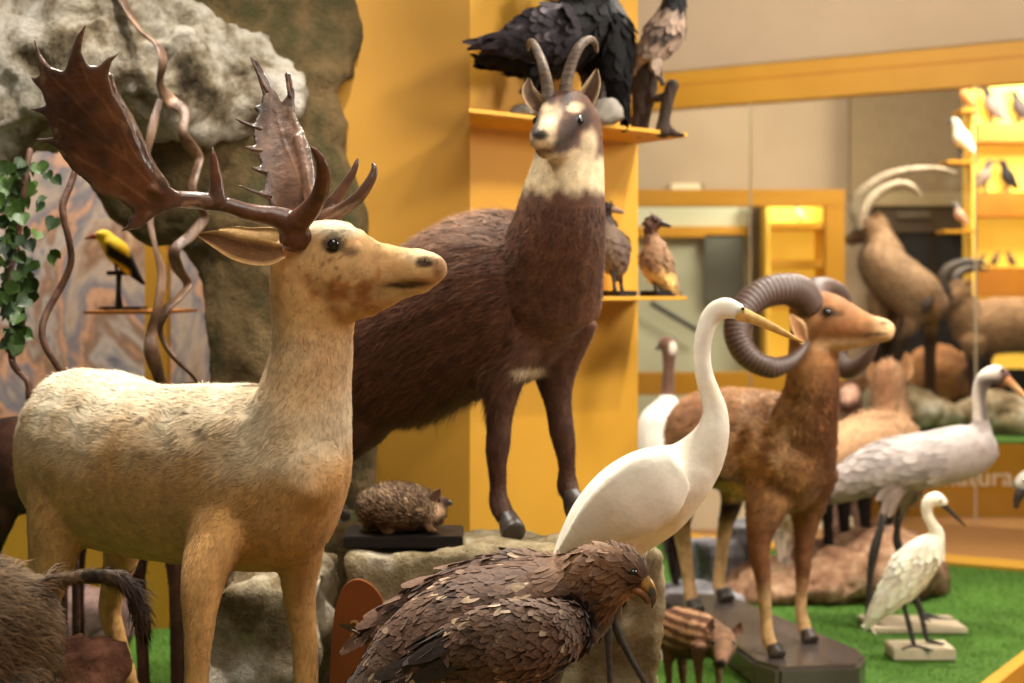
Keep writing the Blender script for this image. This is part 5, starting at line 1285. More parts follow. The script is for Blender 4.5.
# ------------------------------------------------------------------ hoofed animal half hidden behind the deer
LO = (-0.5, -0.86, 0)
oa = [Loft([(-14, 462, 4.0, 34, 34), (10, 462, 3.95, 46, 42), (60, 470, 3.9, 50, 46), (120, 474, 3.84, 50, 46), (165, 470, 3.78, 48, 44), (190, 462, 3.74, 34, 34)], LO, 16),
      Loft([(178, 460, 3.74, 30, 26), (192, 430, 3.72, 20, 18), (202, 408, 3.7, 16, 15), (214, 398, 3.68, 16, 15)], LO, 14),
      Loft([(205, 398, 3.68, 15, 14), (222, 404, 3.62, 11, 11), (236, 412, 3.58, 7, 7)], LO, 12),
      Loft([(4, 490, 3.92, 30, 22), (2, 520, 3.9, 14, 12), (-6, 555, 3.94, 8, 7), (2, 600, 3.92, 6, 6), (6, 750, 3.9, 7, 7)], LO),
      Loft([(75, 500, 4.02, 20, 16), (80, 540, 4.02, 8, 8), (79, 580, 4.02, 6, 6), (80, 640, 4.02, 5.5, 5.5), (82, 738, 4.02, 7, 7)], LO),
      Loft([(125, 500, 3.78, 30, 24), (130, 550, 3.78, 20, 18), (136, 590, 3.79, 10, 9), (142, 640, 3.78, 7, 7), (146, 766, 3.76, 8, 8)], LO),
      Loft([(168, 500, 3.7, 22, 18), (174, 560, 3.7, 10, 9), (176, 620, 3.7, 7, 7), (178, 780, 3.7, 7, 7)], LO)]
O_ = creature('roe_deer', oa, flat(C(74, 44, 30), 0.2, 30), M_FUR, 0.01, 'dark brown hoofed animal mostly hidden behind the pale deer', 'deer', (-1.05, 3.85, 0), furs=[dict(n=9000, length=0.014, width=0.0014, lift=0.2, var=0.2)])
ball('eye', P(220, 396, 3.60), 0.009, M_EYE, O_)
ear('ear', [(200, 396, 3.72), (192, 388, 3.72), (184, 384, 3.72)], [4, 6, 1], (0.2, -1, 0.2), C(60, 40, 30), C(80, 54, 38), O_)

# ------------------------------------------------------------------ striped piglet
LP = (-0.6, -0.8, 0)
pg = [Loft([(664, 632, 4.42, 16, 18), (676, 632, 4.38, 25, 22), (694, 634, 4.33, 25, 22), (710, 638, 4.28, 20, 19), (718, 642, 4.26, 17, 16)], LP, 16),
      Loft([(715, 638, 4.28, 15, 15), (722, 642, 4.21, 15, 14.5), (723, 649, 4.15, 11, 11), (722, 657, 4.10, 7.5, 7.5), (721, 663, 4.07, 6, 6)], (1, 0.2, 0), 14, flow=-1)]
for x0, d0, x1 in ((670, 4.36, 668), (682, 4.47, 682), (699, 4.22, 698), (716, 4.34, 718)):
    zf = HY + CH * F / d0
    pg.append(Loft([(x0, 645, d0, 9, 8), (x1, 662, d0, 5.5, 5), (x1 + 1, 680, d0, 3.6, 3.6), (x1 + 1, zf - 12, d0, 3.2, 3.2), (x1 + 2, zf - 5, d0, 3.6, 3.6)], LP, 10))
def paint_pig(x, y, p, n):
    s = np.sin((y - 0.35 * (x - 690)) * 0.62 + 1.2 * np.sin(x * 0.09))
    c = mixc(np.tile(C(86, 54, 34), (len(p), 1)), np.tile(C(196, 150, 110), (len(p), 1)), 0.75 * sm(-0.1, 0.9, s + 0.5 * fuzz(p, 60, 8)) * sm(652, 638, y) * (x < 712))
    c = mixc(c, np.tile(C(124, 92, 68), (len(p), 1)) * (1 + 0.3 * fuzz(p, 60, 4))[:, None].clip(0.5, 1.6), 0.85 * (x > 714))
    c = mixc(c, np.tile(C(30, 22, 20), (len(p), 1)), blob(x, y, 720.5, 664, 6, 4, 0.4))
    return c
PG = creature('wild_boar_piglet', pg, paint_pig, M_FUR, 0.006, 'small striped wild boar piglet standing in front of the dark base', 'piglet', (0.52, 4.33, 0), furs=[dict(n=9000, length=0.010, width=0.0011, lift=0.2, var=0.2)])
ball('eye', P(713, 642, 4.145), 0.006, M_EYE, PG); ball('eye', P(733, 643, 4.155), 0.006, M_EYE, PG)
ear('ear', [(712, 632, 4.22), (710, 626, 4.22), (713, 619, 4.22)], [3.5, 5, 0.8], (0.2, -1, 0), C(80, 54, 40), C(120, 84, 58), PG)
ear('ear', [(732, 634, 4.22), (738, 629, 4.23), (741, 622, 4.23)], [3.5, 5, 0.8], (-0.2, -1, 0), C(80, 54, 40), C(120, 84, 58), PG)
for x0, d0, x1 in ((670, 4.36, 668), (682, 4.47, 682), (699, 4.22, 698), (716, 4.34, 718)):
    zf = HY + CH * F / d0
    tube('hoof', [(x1 + 1, zf - 7, d0, 3.6), (x1 + 3, zf - 1.5, d0 - 0.01, 4.2)], M_HOOF, PG, seg=8, cap=0.2)
nt_ = empty('information_card', (0.415, 4.5, 0), 'small white card on a stand beside the piglet', 'card')
box('card', (0.415, 4.5, 0.135), (0.075, 0.004, 0.05), mat('white_card', C(236, 228, 210), 0.6), nt_, bevel=0.001)
box('stand', (0.415, 4.505, 0.055), (0.03, 0.004, 0.11), M_BASE, nt_, bevel=0.001)

# ------------------------------------------------------------------ hedgehog on its board
LHG = (0, -1, 0)
hg = [Loft([(370, 523, 3.44, 9, 18), (377, 512, 3.44, 21, 30), (393, 509, 3.44, 24, 34), (414, 510, 3.44, 22, 32), (429, 513, 3.44, 16, 24), (438, 514, 3.44, 12, 18)], LHG, 18)]
hh = [Loft([(420, 512, 3.44, 18, 20), (433, 508, 3.44, 14, 15), (441, 504, 3.44, 9, 10), (447, 503, 3.44, 4.5, 5), (450, 503, 3.44, 2.5, 2.5)], LHG, 14),
      Loft([(425, 518, 3.40, 8, 7), (429, 528, 3.39, 4, 4), (436, 532, 3.38, 3, 4)], LHG, 10), Loft([(425, 518, 3.48, 8, 7), (429, 528, 3.49, 4, 4), (436, 530, 3.49, 3, 4)], LHG, 10),
      Loft([(384, 522, 3.40, 9, 8), (386, 530, 3.39, 5, 5), (392, 532, 3.385, 3, 4)], LHG, 10), Loft([(384, 522, 3.48, 9, 8), (386, 529, 3.49, 5, 5), (392, 530, 3.49, 3, 4)], LHG, 10)]
def paint_hog(x, y, p, n):
    c = np.tile(C(92, 66, 46), (len(p), 1))
    c = mixc(c, np.tile(C(150, 112, 78), (len(p), 1)), sm(-0.2, 0.8, fuzz(p, 90, 3)) * 0.7)
    c = mixc(c, np.tile(C(206, 168, 130), (len(p), 1)), 0.8 * blob(x, y, 433, 510, 9, 8, 0.5))
    c = mixc(c, np.tile(C(40, 30, 28), (len(p), 1)), 0.9 * blob(x, y, 447, 502, 5, 4, 0.5))
    return c
HG = creature('hedgehog', hg + hh, paint_hog, M_FUR, 0.0045, 'brown spiny hedgehog on a black board on the rock ledge', 'hedgehog', (-0.25, 3.44, 0.642),
              furs=[dict(n=6000, length=lambda p: np.where((proj(p)[0] < 430) & (proj(p)[1] < 520), 0.0, 0.010), width=0.0008, lift=0.2)])
sp = hair(*fuse(hg, 0.006, 2), 7000, lambda p: np.where((proj(p)[0] < 436) & (proj(p)[1] < 522), 0.020, 0.0), lambda p: np.tile([0.5, 0, 0.35], (len(p), 1)) * [-1, 0, 1], lambda x, y, p, n: mixc(np.tile(C(60, 40, 28), (len(p), 1)), np.tile(C(200, 164, 124), (len(p), 1)), np.random.default_rng(3).random(len(p)) ** 2.5), width=0.0011, lift=1.3, jit=0.4, droop=0.0, var=0.4)
put('spines', mk('spines', sp[0], [sp[1], sp[2]], sp[3], sp[4]), M_FUR, HG, label='spiny back')
ball('eye', P(439, 501, 3.416), 0.0035, M_EYE, HG, seg=10); ball('eye', P(439, 501, 3.464), 0.0035, M_EYE, HG, seg=10)
ball('nose', P(450, 503, 3.44), 0.0055, M_EYE, HG, seg=10)
ear('ear', [(431, 500, 3.41), (436, 494, 3.41), (440, 489, 3.41)], [3.5, 5, 1], (0.5, -1, 0), C(100, 72, 54), C(120, 88, 62), HG)
ear('ear', [(431, 500, 3.47), (436, 494, 3.47), (440, 489, 3.47)], [3.5, 5, 1], (0.5, 1, 0), C(100, 72, 54), C(120, 88, 62), HG)
box('display_board', (-0.246, 3.44, 0.655), (0.268, 0.17, 0.026), M_BBASE, HG, bevel=0.003, rz=0.02)

# ------------------------------------------------------------------ number plaque on the ledge front
pq = empty('number_plaque', (-0.34, 3.30, 0.3), 'orange brown rounded plaque with a number leaning on the ledge front', 'plaque')
pts = [(388, 700), (388, 640), (384, 606), (374, 588), (360, 580), (348, 583), (339, 596), (333, 625), (328, 700)]
bm = bmesh.new(); fpts = spline(np.array(pts, float), 6)
vs = [bm.verts.new(P(x, y, 3.27)) for x, y in fpts]; f = bm.faces.new(vs)
r = bmesh.ops.extrude_face_region(bm, geom=[f]); bmesh.ops.translate(bm, vec=(0, 0.014, 0), verts=[v for v in r['geom'] if isinstance(v, bmesh.types.BMVert)])
bmesh.ops.recalc_face_normals(bm, faces=bm.faces); me = bpy.data.meshes.new('plate'); bm.to_mesh(me); bm.free()
put('plate', me, mat('orange_brown_board', C(132, 68, 24), 0.5, C(112, 56, 18), 6), pq)
tm = textmesh('numeral', '2', 0.05, 0.0008); tm.transform(Matrix.Translation(tuple(P(355, 636, 3.266))) @ Matrix.Rotation(math.pi / 2, 4, 'X'))
put('numeral', tm, mat('faded_cream_paint', C(186, 140, 88), 0.6), pq, label='faded pale number')

# ------------------------------------------------------------------ mound and the animals on it
rock('earth_mound', [Loft([(722, 592, 6.05, 10, 40), (750, 584, 6.05, 22, 70), (800, 580, 6.08, 26, 80), (840, 572, 6.1, 34, 80), (890, 566, 6.12, 40, 80), (925, 576, 6.1, 28, 60), (942, 590, 6.08, 10, 30)], (0, -1, 0), 14)], 0.02, M_EARTH, 0.03, 8, ridge=0.3,
     label='red brown earth mound on the turf behind the ram', cat='mound', base=(1.3, 6.1, 0))
def paint_fawn(x, y, p, n):
    c = np.tile(C(190, 146, 106), (len(p), 1))
    c = mixc(c, np.tile(C(150, 96, 62), (len(p), 1)), 0.7 * blob(x, y, 886, 388, 12, 26, 0.6))
    c = mixc(c, np.tile(C(36, 26, 22), (len(p), 1)), sm(470, 484, y))
    return c
LF = (-0.7, -0.7, 0)
fa = [Loft([(832, 470, 6.05, 22, 24), (845, 455, 6.1, 30, 30), (870, 445, 6.2, 32, 30), (895, 440, 6.3, 28, 28), (905, 436, 6.34, 18, 18)], LF, 14),
      Loft([(893, 440, 6.28, 24, 22), (891, 415, 6.3, 18, 18), (889, 395, 6.32, 17, 17), (888, 378, 6.34, 16, 17), (889, 368, 6.36, 10, 11)], (1, 0, 0), 14),
      Loft([(889, 384, 6.34, 14, 14), (893, 392, 6.44, 9, 9), (896, 400, 6.5, 6, 6)], (1, 0, 0), 12)]
for x0, d0 in ((828, 6.02), (845, 6.12), (866, 6.2), (888, 6.25)):
    fa.append(Loft([(x0, 470, d0, 16, 14), (x0 - 2, 492, d0, 9, 9), (x0 - 1, 515, d0, 6, 6), (x0, 538, d0, 5, 5), (x0, 545 if x0 > 840 else 550, d0, 6, 6)], LF, 10))
FN = creature('fawn', fa, paint_fawn, M_FUR, 0.011, 'sandy fawn with upright ears seen from behind on the earth mound', 'fawn', (1.5, 6.15, 0.2), furs=[dict(n=16000, length=lambda p: 0.02 + 0.02 * (proj(p)[1] < 420), width=0.0016, lift=0.35, jit=0.3, var=0.2)])
ear('ear', [(879, 380, 6.34), (873, 372, 6.34), (870, 361, 6.33)], [5, 8, 1.5], (0, -1, 0), C(200, 150, 104), C(190, 140, 96), FN)
ear('ear', [(899, 382, 6.34), (905, 370, 6.34), (906, 352, 6.33)], [5, 8, 1.5], (0, -1, 0), C(200, 150, 104), C(214, 164, 116), FN)
LM = (1, 0, 0)
mm = [Loft([(850, 500, 6.45, 20, 20), (849, 470, 6.45, 22, 22), (848, 440, 6.45, 19, 19), (848, 415, 6.45, 14, 15), (849, 400, 6.43, 12, 13), (851, 390, 6.42, 9, 10)], LM, 14),
      Loft([(849, 400, 6.4, 10, 10), (846, 404, 6.33, 7, 7)], LM, 10), Loft([(842, 495, 6.4, 8, 8), (838, 520, 6.36, 7, 7), (836, 530, 6.3, 6, 6)], LM, 10), Loft([(858, 495, 6.4, 8, 8), (860, 520, 6.36, 7, 7), (862, 530, 6.3, 6, 6)], LM, 10)]
MM = creature('marmot', mm, lambda x, y, p, n: mixc(np.tile(C(132, 98, 78), (len(p), 1)), np.tile(C(196, 150, 124), (len(p), 1)), blob(x, y, 850, 392, 12, 8, 0.5)), M_FUR, 0.011, 'grey brown upright animal behind the neck of the mouflon ram', 'animal', (1.45, 6.45, 0.15), furs=[dict(n=5000, length=0.02, width=0.0018, lift=0.3, jit=0.3, var=0.2)])
ball('eye', P(843, 400, 6.34), 0.006, M_EYE, MM, seg=10)
pb = [Loft([(786, 440, 6.0, 22, 24), (786, 470, 6.0, 34, 36), (785, 500, 6.0, 32, 32), (784, 520, 6.0, 22, 22), (784, 532, 6.0, 12, 12)], LM, 14), Loft([(788, 410, 5.95, 9, 9), (786, 420, 5.98, 12, 12), (786, 440, 6.0, 16, 18)], LM, 12),
      Loft([(780, 520, 5.97, 12, 11), (783, 545, 5.96, 8, 8), (785, 568, 5.95, 7, 7), (785, 577, 5.94, 8, 10)], LM, 10), Loft([(796, 520, 6.03, 12, 11), (799, 545, 6.03, 7, 7), (800, 564, 6.03, 6, 6), (801, 572, 6.02, 7, 8)], LM, 10)]
PBD = bird('owl', 'pale bird with thick feathered legs standing behind the ram chest', 'bird', (1.1, 6.0, 0.15), pb, lambda x, y, p, n: mixc(np.tile(C(226, 200, 178), (len(p), 1)), np.tile(C(130, 100, 84), (len(p), 1)), sm(0.3, 0.9, fuzz(p, 70, 3)) * sm(530, 560, y)), 0.011, lat=LM, m=M_GREYP, fl=[dict(size=0.05, n=300, minsep=0.36, lift=0.12, aspect=0.34, seed=81)],
     beak=[(788, 412, 5.90, 4), (788, 417, 5.87, 1)], eyes=[P(783, 408, 5.905), P(793, 408, 5.905)], eye_r=0.006)
# slate slabs and a dark bird body seen below the ram
rock('slate_slab', [], 0.014, M_SLATE, 0.02, 8, boxes=[boxpts((0.86, 6.15, 0.10), (0.22, 0.20, 0.20), 0.4), boxpts((0.95, 6.2, 0.13), (0.12, 0.16, 0.26), 0.2)], smooth=3, ridge=0.4, label='upright grey slate rock seen between the ram legs', cat='rock', base=(0.86, 6.15, 0))
rock('slate_slab', [], 0.014, M_SLATE, 0.015, 8, boxes=[boxpts((0.66, 5.75, 0.035), (0.34, 0.34, 0.07), 0.3)], smooth=3, seed=5.0, ridge=0.3, label='flat grey slate slab at the left end of the dark base', cat='rock', base=(0.66, 5.75, 0))
rock('slate_slab', [], 0.012, M_SLATE, 0.012, 8, boxes=[boxpts((0.60, 5.42, 0.03), (0.22, 0.18, 0.05), -0.2)], smooth=3, seed=8.0, ridge=0.3, label='small grey slate slab behind the eagle beak', cat='rock', base=(0.60, 5.42, 0))

# ------------------------------------------------------------------ left side: rocks, stump, vines, plant, oriole
rock('purple_brown_boulder', [Loft([(66, 632, 4.55, 26, 30), (90, 616, 4.6, 34, 40), (118, 625, 4.6, 28, 34)], (0, -1, 0), 12)], 0.016, M_ROCKP, 0.035, 9, ridge=0.4, label='purple brown boulder on the turf behind the boar tail', cat='rock', base=(-1.3, 4.6, 0))
rock('red_brown_rock', [], 0.008, rockmat('red_brown_stone', (C(70, 44, 34), C(132, 86, 66), C(176, 126, 100)), 8, 0.6, 30), 0.025, 9, boxes=[boxpts((-0.84, 2.90, 0.20), (0.13, 0.2, 0.40), 0.2), boxpts((-0.85, 2.92, 0.43), (0.11, 0.13, 0.07), 0.5), boxpts((-0.82, 2.90, 0.49), (0.08, 0.10, 0.07), -0.3), boxpts((-0.87, 2.94, 0.50), (0.06, 0.08, 0.08), 0.3)], smooth=1, ridge=0.4, label='red brown rock pile beside the boar under its tail', cat='rock', base=(-0.8, 2.9, 0))
M_VINE = mat('twisted_brown_liana', C(118, 88, 64), 0.5, C(66, 44, 30), 18, stretch=(1, 1, 0.25), bump=0.4, bscale=60, spec=0.5)
M_TWIG = mat('dark_brown_vine', C(84, 52, 32), 0.7, C(60, 36, 22), 30, bump=0.3)
dv = 3.75
def liana(name, pts, label, d=dv, tw=16.0):
    l = Loft([(x, y, d + dd, r * 1.0 + 1.2 * math.sin(i * 2.3), r * 0.36) for i, (x, y, r, dd) in enumerate(pts)], None, 12, 10, twist=tw)
    return put(name, l.mesh(name), M_VINE, None, label, 'vine', base=P(pts[-1][0], pts[-1][1], d))
liana('liana', [(112, -20, 7, 0.2), (126, 8, 7, 0.12), (140, 30, 6, 0.06), (158, 46, 6.5, 0), (163, 62, 6, -.03), (160, 84, 5.5, 0), (170, 100, 6, .03), (184, 112, 6, 0), (183, 132, 5.5, -.03), (190, 146, 6, 0), (199, 158, 6, .02), (196, 172, 5, 0), (192, 190, 4.5, -.02), (200, 206, 5, 0), (204, 218, 5, .02), (190, 236, 6, 0), (175, 250, 7, -.03), (178, 268, 6.5, 0), (188, 284, 6.5, .03), (180, 296, 7, 0), (166, 310, 8, -.02), (160, 328, 8, 0), (166, 346, 8, .02), (178, 362, 6, 0), (194, 378, 5, 0.1), (206, 402, 5, 0.2), (210, 450, 6, 0.27), (206, 500, 6, 0.27)], 'pale twisted liana hanging from the cliff behind the antlers')
liana('liana', [(160, 100, 3.5, .1), (152, 130, 4, .05), (147, 160, 4, .05), (152, 190, 3.5, .05), (150, 220, 3.5, .05), (156, 250, 4, .04), (162, 275, 4, .05), (158, 305, 5, .04), (152, 330, 6, .06), (152, 352, 7, .06), (160, 380, 7, .12), (166, 410, 7, .22), (184, 460, 7, .27), (190, 501, 8, .27)], 'darker straight liana left of the pale twisted one')
dp = 3.5
tube('vine', [(x, y, dp + 0.02 * math.sin(y * .05), r) for x, y, r in ((76, 168, 3.4), (70, 186, 3.6), (63, 204, 3.8), (64, 220, 3.4), (69, 240, 3.4), (71, 262, 3.4), (62, 285, 3.6), (48, 310, 3.6), (42, 330, 3.6), (46, 348, 3.4), (58, 368, 3.4), (70, 400, 3.4), (76, 600, 4), (76, 808, 4))], M_TWIG, seg=10, label='thin dark winding vine between the leafy plant and the oriole', cat='vine', base=P(76, 808, dp))
cp = empty('climbing_plant', P(16, 796, 3.6), 'green heart-leaved climbing plant hanging at the left edge', 'plant')
tube('stem', [(x, y, 3.6 + 0.02 * math.sin(y * .06), r) for x, y, r in ((30, 150, 3), (24, 190, 3), (20, 225, 3), (14, 255, 3.2), (10, 280, 3.4), (18, 305, 3.4), (22, 322, 3.4), (12, 348, 3.4), (14, 366, 3.4), (28, 382, 3.4), (30, 402, 3.4), (44, 430, 3.4), (62, 500, 3.6), (64, 796, 4))], M_TWIG, cp, seg=10)
rg = np.random.default_rng(12); LV, LQ, LCc, nn_ = [], [], [], 0
def leaf_at(c, dirv, nr, s, colr):
    global nn_
    d = unit(dirv); nr = unit(nr - d * (nr @ d)); sd = np.cross(d, nr)
    ts = np.array([-0.12, 0.08, 0.3, 0.55, 0.8, 1.0]); ws = np.array([0.30, 0.52, 0.56, 0.44, 0.22, 0.01]); q = [-1, -0.5, 0, 0.5, 1]
    V = [c + d * s * (t - (0.10 if i == 0 and abs(k) < 0.4 else 0) * -1) + sd * s * w * k + nr * s * (0.12 * abs(k) - 0.12 * t * t) for i, (t, w) in enumerate(zip(ts, ws)) for k in q]
    LV.append(np.array(V)); LQ.append(np.array([(i * 5 + j, i * 5 + j + 1, i * 5 + j + 6, i * 5 + j + 5) for i in range(5) for j in range(4)]) + nn_); nn_ += 30
    LCc.append(np.tile(colr, (30, 1)))
for i in range(190):
    y = 160 + 185 * rg.random() ** 1.3
    half = 30 * (1 - sm(190, 330, y)) + 5
    x = 16 + rg.normal() * half * 0.8 - 10 * (y < 230)
    if x > 58: continue
    d = 3.6 + rg.normal() * 0.09
    s = rg.uniform(0.022, 0.038)
    k = rg.random(); colr = C(14, 30, 6) * (1 - k) + C(54, 78, 22) * k
    leaf_at(P(x, y, d), np.array([rg.normal() * .5, rg.normal() * .4 - .2, -0.8]), np.array([rg.normal() * .4, -1, .35 + rg.normal() * .3]), s, colr)
M_LEAF = colmat('green_leaf', rough=0.5, sheen=0, var=0.25, vscale=30, bump=0.1, spec=0.3)
put('leaves', mk('leaves', np.vstack(LV), [np.vstack(LQ)], np.vstack(LCc)), M_LEAF, cp)

YO = C(250, 204, 30)
def paint_oriole(x, y, p, n):
    c = np.tile(YO, (len(p), 1))
    return mixc(c, np.tile(C(28, 20, 14), (len(p), 1)), np.clip(sm(0.0, 3.0, (y - 246) - 0.62 * (x - 104) + 6) * sm(16, 12, (y - 246) - 0.62 * (x - 104) + 6) * sm(104, 108, x) + sm(128, 132, x), 0, 1))
lo_ = [Loft([(103, 238, 4.6, 6, 6), (110, 244, 4.6, 10, 10), (119, 254, 4.6, 12, 11), (128, 265, 4.6, 8.5, 8), (136, 275, 4.6, 5, 6), (144, 284, 4.6, 2, 4)], (0, -1, 0), 14), Loft([(99, 236, 4.59, 6, 6), (105, 237, 4.6, 7.5, 7), (110, 243, 4.6, 8, 8)], (0, -1, 0), 12)]
OR = bird('golden_oriole', 'yellow and black oriole on a small black perch before the painted backdrop', 'bird', tuple(P(119, 309, 4.6)), lo_, paint_oriole, 0.006, lat=(0, -1, 0), beak=[(95, 236, 4.59, 3.4), (90, 237, 4.585, 2.2), (84, 239, 4.58, 0.6)], beakm=mat('reddish_bill', C(150, 72, 40), 0.4), eyes=[P(98, 234, 4.572)], eye_r=0.004,
     legs=[[(116, 262, 4.585, 2), (116, 268, 4.58, 1.6), (117, 271, 4.58, 1.8)], [(121, 264, 4.62, 2), (121, 269, 4.62, 1.6), (121, 271, 4.62, 1.8)]])
ps = OR
tube('perch_crossbar', [(108, 273, 4.6, 2.4), (128, 273, 4.6, 2.4)], M_BBASE, ps, seg=10)
tube('perch_post', [(119, 273, 4.6, 3), (118.5, 290, 4.6, 2.6), (119, 306, 4.6, 4)], M_BBASE, ps, seg=10)
box('perch_foot', tuple(P(124, 308, 4.6)), (0.13, 0.10, 0.010), M_BBASE, ps)
zsh = P(124, 308, 4.6)[2] - 0.006
box('small_shelf', (-1.16, 4.72, zsh - 0.006), (0.24, 0.5, 0.010), M_ORGD, label='small shelf board carrying the oriole perch', cat='shelf', base=(-1.16, 4.72, zsh - 0.01))

# ------------------------------------------------------------------ ibexes on the plinth behind the glass
IB = C(150, 114, 82)
def paint_ibex(x, y, p, n):
    c = np.tile(IB, (len(p), 1)) * (1 + 0.15 * fuzz(p, 8, 3))[:, None]
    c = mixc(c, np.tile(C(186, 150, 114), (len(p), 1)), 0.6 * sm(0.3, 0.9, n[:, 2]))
    c = mixc(c, np.tile(C(60, 42, 30), (len(p), 1)), sm(322, 340, y))
    c = mixc(c, np.tile(C(96, 70, 50), (len(p), 1)), 0.7 * ((y < 250) & (x < 866)))
    return c
LIB = (0.75, -0.66, 0)
i1 = [Loft([(876, 258, 9.2, 20, 18), (884, 268, 9.1, 28, 24), (902, 284, 8.98, 31, 26), (920, 298, 8.9, 30, 25), (934, 308, 8.86, 20, 18)], LIB, 16),
      Loft([(874, 226, 9.24, 13, 13), (880, 240, 9.2, 15, 15), (886, 258, 9.12, 22, 20)], LIB, 14),
      Loft([(880, 224, 9.22, 11, 11), (868, 230, 9.26, 12, 10), (857, 236, 9.3, 8, 7), (848, 240, 9.33, 5.5, 5.5)], (0.3, -0.95, 0), 14, flow=-1)]
for x0, x1, d0, yb in ((880, 876, 9.12, 398), (892, 888, 9.25, 396), (916, 899, 8.85, 424), (930, 930, 8.95, 418)):
    i1.append(Loft([(x0, 296, d0, 15, 12), (x0 + (x1 - x0) * .3, 325, d0, 7.5, 7.5), (x1, 350, d0, 6, 6), (x1, yb - 14, d0, 5.5, 5.5), (x1 - 1, yb, d0, 6.5, 6.5)], LIB, 10))
I1 = creature('ibex', i1, paint_ibex, M_FUR, 0.016, 'tan ibex with very long swept horns behind the glass, facing left', 'ibex', (2.4, 9.05, 0.4), furs=[dict(n=14000, length=0.035, width=0.0025, lift=0.25, jit=0.2, var=0.35, swirl=0.4, swsc=12)])
M_IH = mat('pale_grey_ridged_horn', C(190, 172, 144), 0.5, C(150, 130, 104), 12, bump=0.3)
rb = lambda t: 1 + 0.06 * np.sin(t * 22 * 2 * math.pi)
tube('horn', [(860, 228, 9.24, 6, 5), (855, 212, 9.22, 6.5, 5), (861, 195, 9.2, 6.5, 5), (876, 182, 9.18, 6, 4.6), (896, 173, 9.17, 4.6, 4), (920, 169, 9.16, 3.6, 3.2), (940, 169, 9.16, 2.6, 2.4), (956, 173, 9.17, 1)], M_IH, I1, seg=12, sub=16, rmod=rb)
tube('horn', [(863, 230, 9.30, 7, 6), (862, 214, 9.34, 7, 6), (870, 200, 9.37, 6.5, 5.5), (885, 189, 9.40, 5.5, 4.5), (900, 184, 9.42, 4.5, 4), (912, 187, 9.44, 3.4, 3), (921, 196, 9.46, 1.2)], M_IH, I1, seg=12, sub=16, rmod=rb)
ear('ear', [(872, 226, 9.2), (876, 219, 9.18), (880, 212, 9.17)], [3, 4.5, 1], (0, -1, 0), C(150, 110, 80), C(196, 156, 112), I1, thick=0.006)
ball('eye', P(859, 231, 9.2), 0.011, M_EYE, I1, seg=10)
tube('tail', [(930, 298, 8.78, 5), (926, 306, 8.74, 5), (923, 314, 8.73, 2)], M_SKIN, I1, col=C(60, 44, 34))
LI2 = (0.2, -0.98, 0)
i2 = [Loft([(968, 326, 9.360, 20, 20), (985, 326, 9.380, 27, 25), (1015, 325, 9.410, 28, 26), (1050, 326, 9.440, 27, 25), (1075, 328, 9.460, 20, 20)], LI2, 16),
      Loft([(960, 300, 9.340, 14, 13), (964, 312, 9.350, 18, 17), (974, 326, 9.370, 24, 22)], LI2, 12),
      Loft([(962, 290, 9.330, 12, 12), (952, 298, 9.310, 12, 11), (944, 308, 9.290, 8, 8), (939, 315, 9.280, 6, 6)], LI2, 12, flow=-1)]
for x0, x1, d0, yb in ((974, 976, 9.300, 420), (984, 988, 9.430, 414), (1046, 1050, 9.380, 414), (1060, 1062, 9.520, 410)):
    i2.append(Loft([(x0, 340, d0, 16, 13), (x0, 360, d0, 8, 8), (x1, 380, d0, 5.5, 5.5), (x1, yb - 12, d0, 5, 5), (x1 - 1, yb, d0, 6.5, 6.5)], LI2, 10))
I2 = creature('ibex', i2, lambda x, y, p, n: mixc(np.tile(C(156, 118, 82), (len(p), 1)) * (1 + 0.12 * fuzz(p, 8, 3))[:, None], np.tile(C(64, 44, 30), (len(p), 1)), np.clip(sm(345, 362, y) + 0.6 * blob(x, y, 946, 304, 10, 8, 0.6), 0, 1)), M_FUR, 0.016, 'tan ibex with dark curved horns at the right edge, in front of the lit cabinet', 'ibex', (3.1, 9.380, 0.4), furs=[dict(n=12000, length=0.035, width=0.0025, lift=0.25, jit=0.2, var=0.35, swirl=0.4, swsc=12)])
M_IHD = mat('dark_grey_ridged_horn', C(84, 72, 60), 0.5, C(56, 46, 38), 12, bump=0.3)
tube('horn', [(948, 294, 9.280, 6, 5), (943, 280, 9.270, 6, 5), (948, 269, 9.260, 5.5, 4.5), (960, 263, 9.250, 4.5, 4), (976, 262, 9.250, 3, 3), (990, 266, 9.250, 1)], M_IHD, I2, seg=12, sub=14, rmod=rb)
tube('horn', [(958, 292, 9.360, 6, 5), (955, 280, 9.380, 6, 5), (960, 272, 9.400, 5, 4.5), (972, 268, 9.420, 4, 4), (988, 270, 9.440, 1)], M_IHD, I2, seg=12, sub=14, rmod=rb)
ear('ear', [(964, 292, 9.280), (968, 286, 9.270), (971, 279, 9.260)], [3, 4.5, 1], (0, -1, 0), C(150, 110, 80), C(196, 156, 112), I2, thick=0.006)
ball('eye', P(951, 297, 9.245), 0.010, M_EYE, I2, seg=10)
M_ROCKI = rockmat('diorama_rock', (C(96, 74, 48), C(150, 130, 100), C(186, 172, 146), C(206, 198, 180)), 5, 0.6, 14)
M_ROCKR = rockmat('diorama_brown_rock', (C(80, 48, 26), C(140, 92, 54), C(180, 128, 80)), 5, 0.6, 14)
def dio(x, y, d, rx, ry, dep, m, label, seed):
    rock('diorama_rock', [Loft([(x - rx, y + ry * .3, d, ry * .5, dep * .5), (x - rx * .5, y, d, ry, dep), (x + rx * .3, y + ry * .1, d, ry * .9, dep), (x + rx, y + ry * .4, d, ry * .5, dep * .5)], (0, -1, 0), 12)], 0.03, m, 0.07, 4, ridge=0.3, seed=seed, label=label, cat='rock', base=P(x, y + ry, d))
dio(905, 412, 8.95, 50, 26, 40, M_ROCKI, 'pale grey rock under the left ibex behind the glass', 1.0)
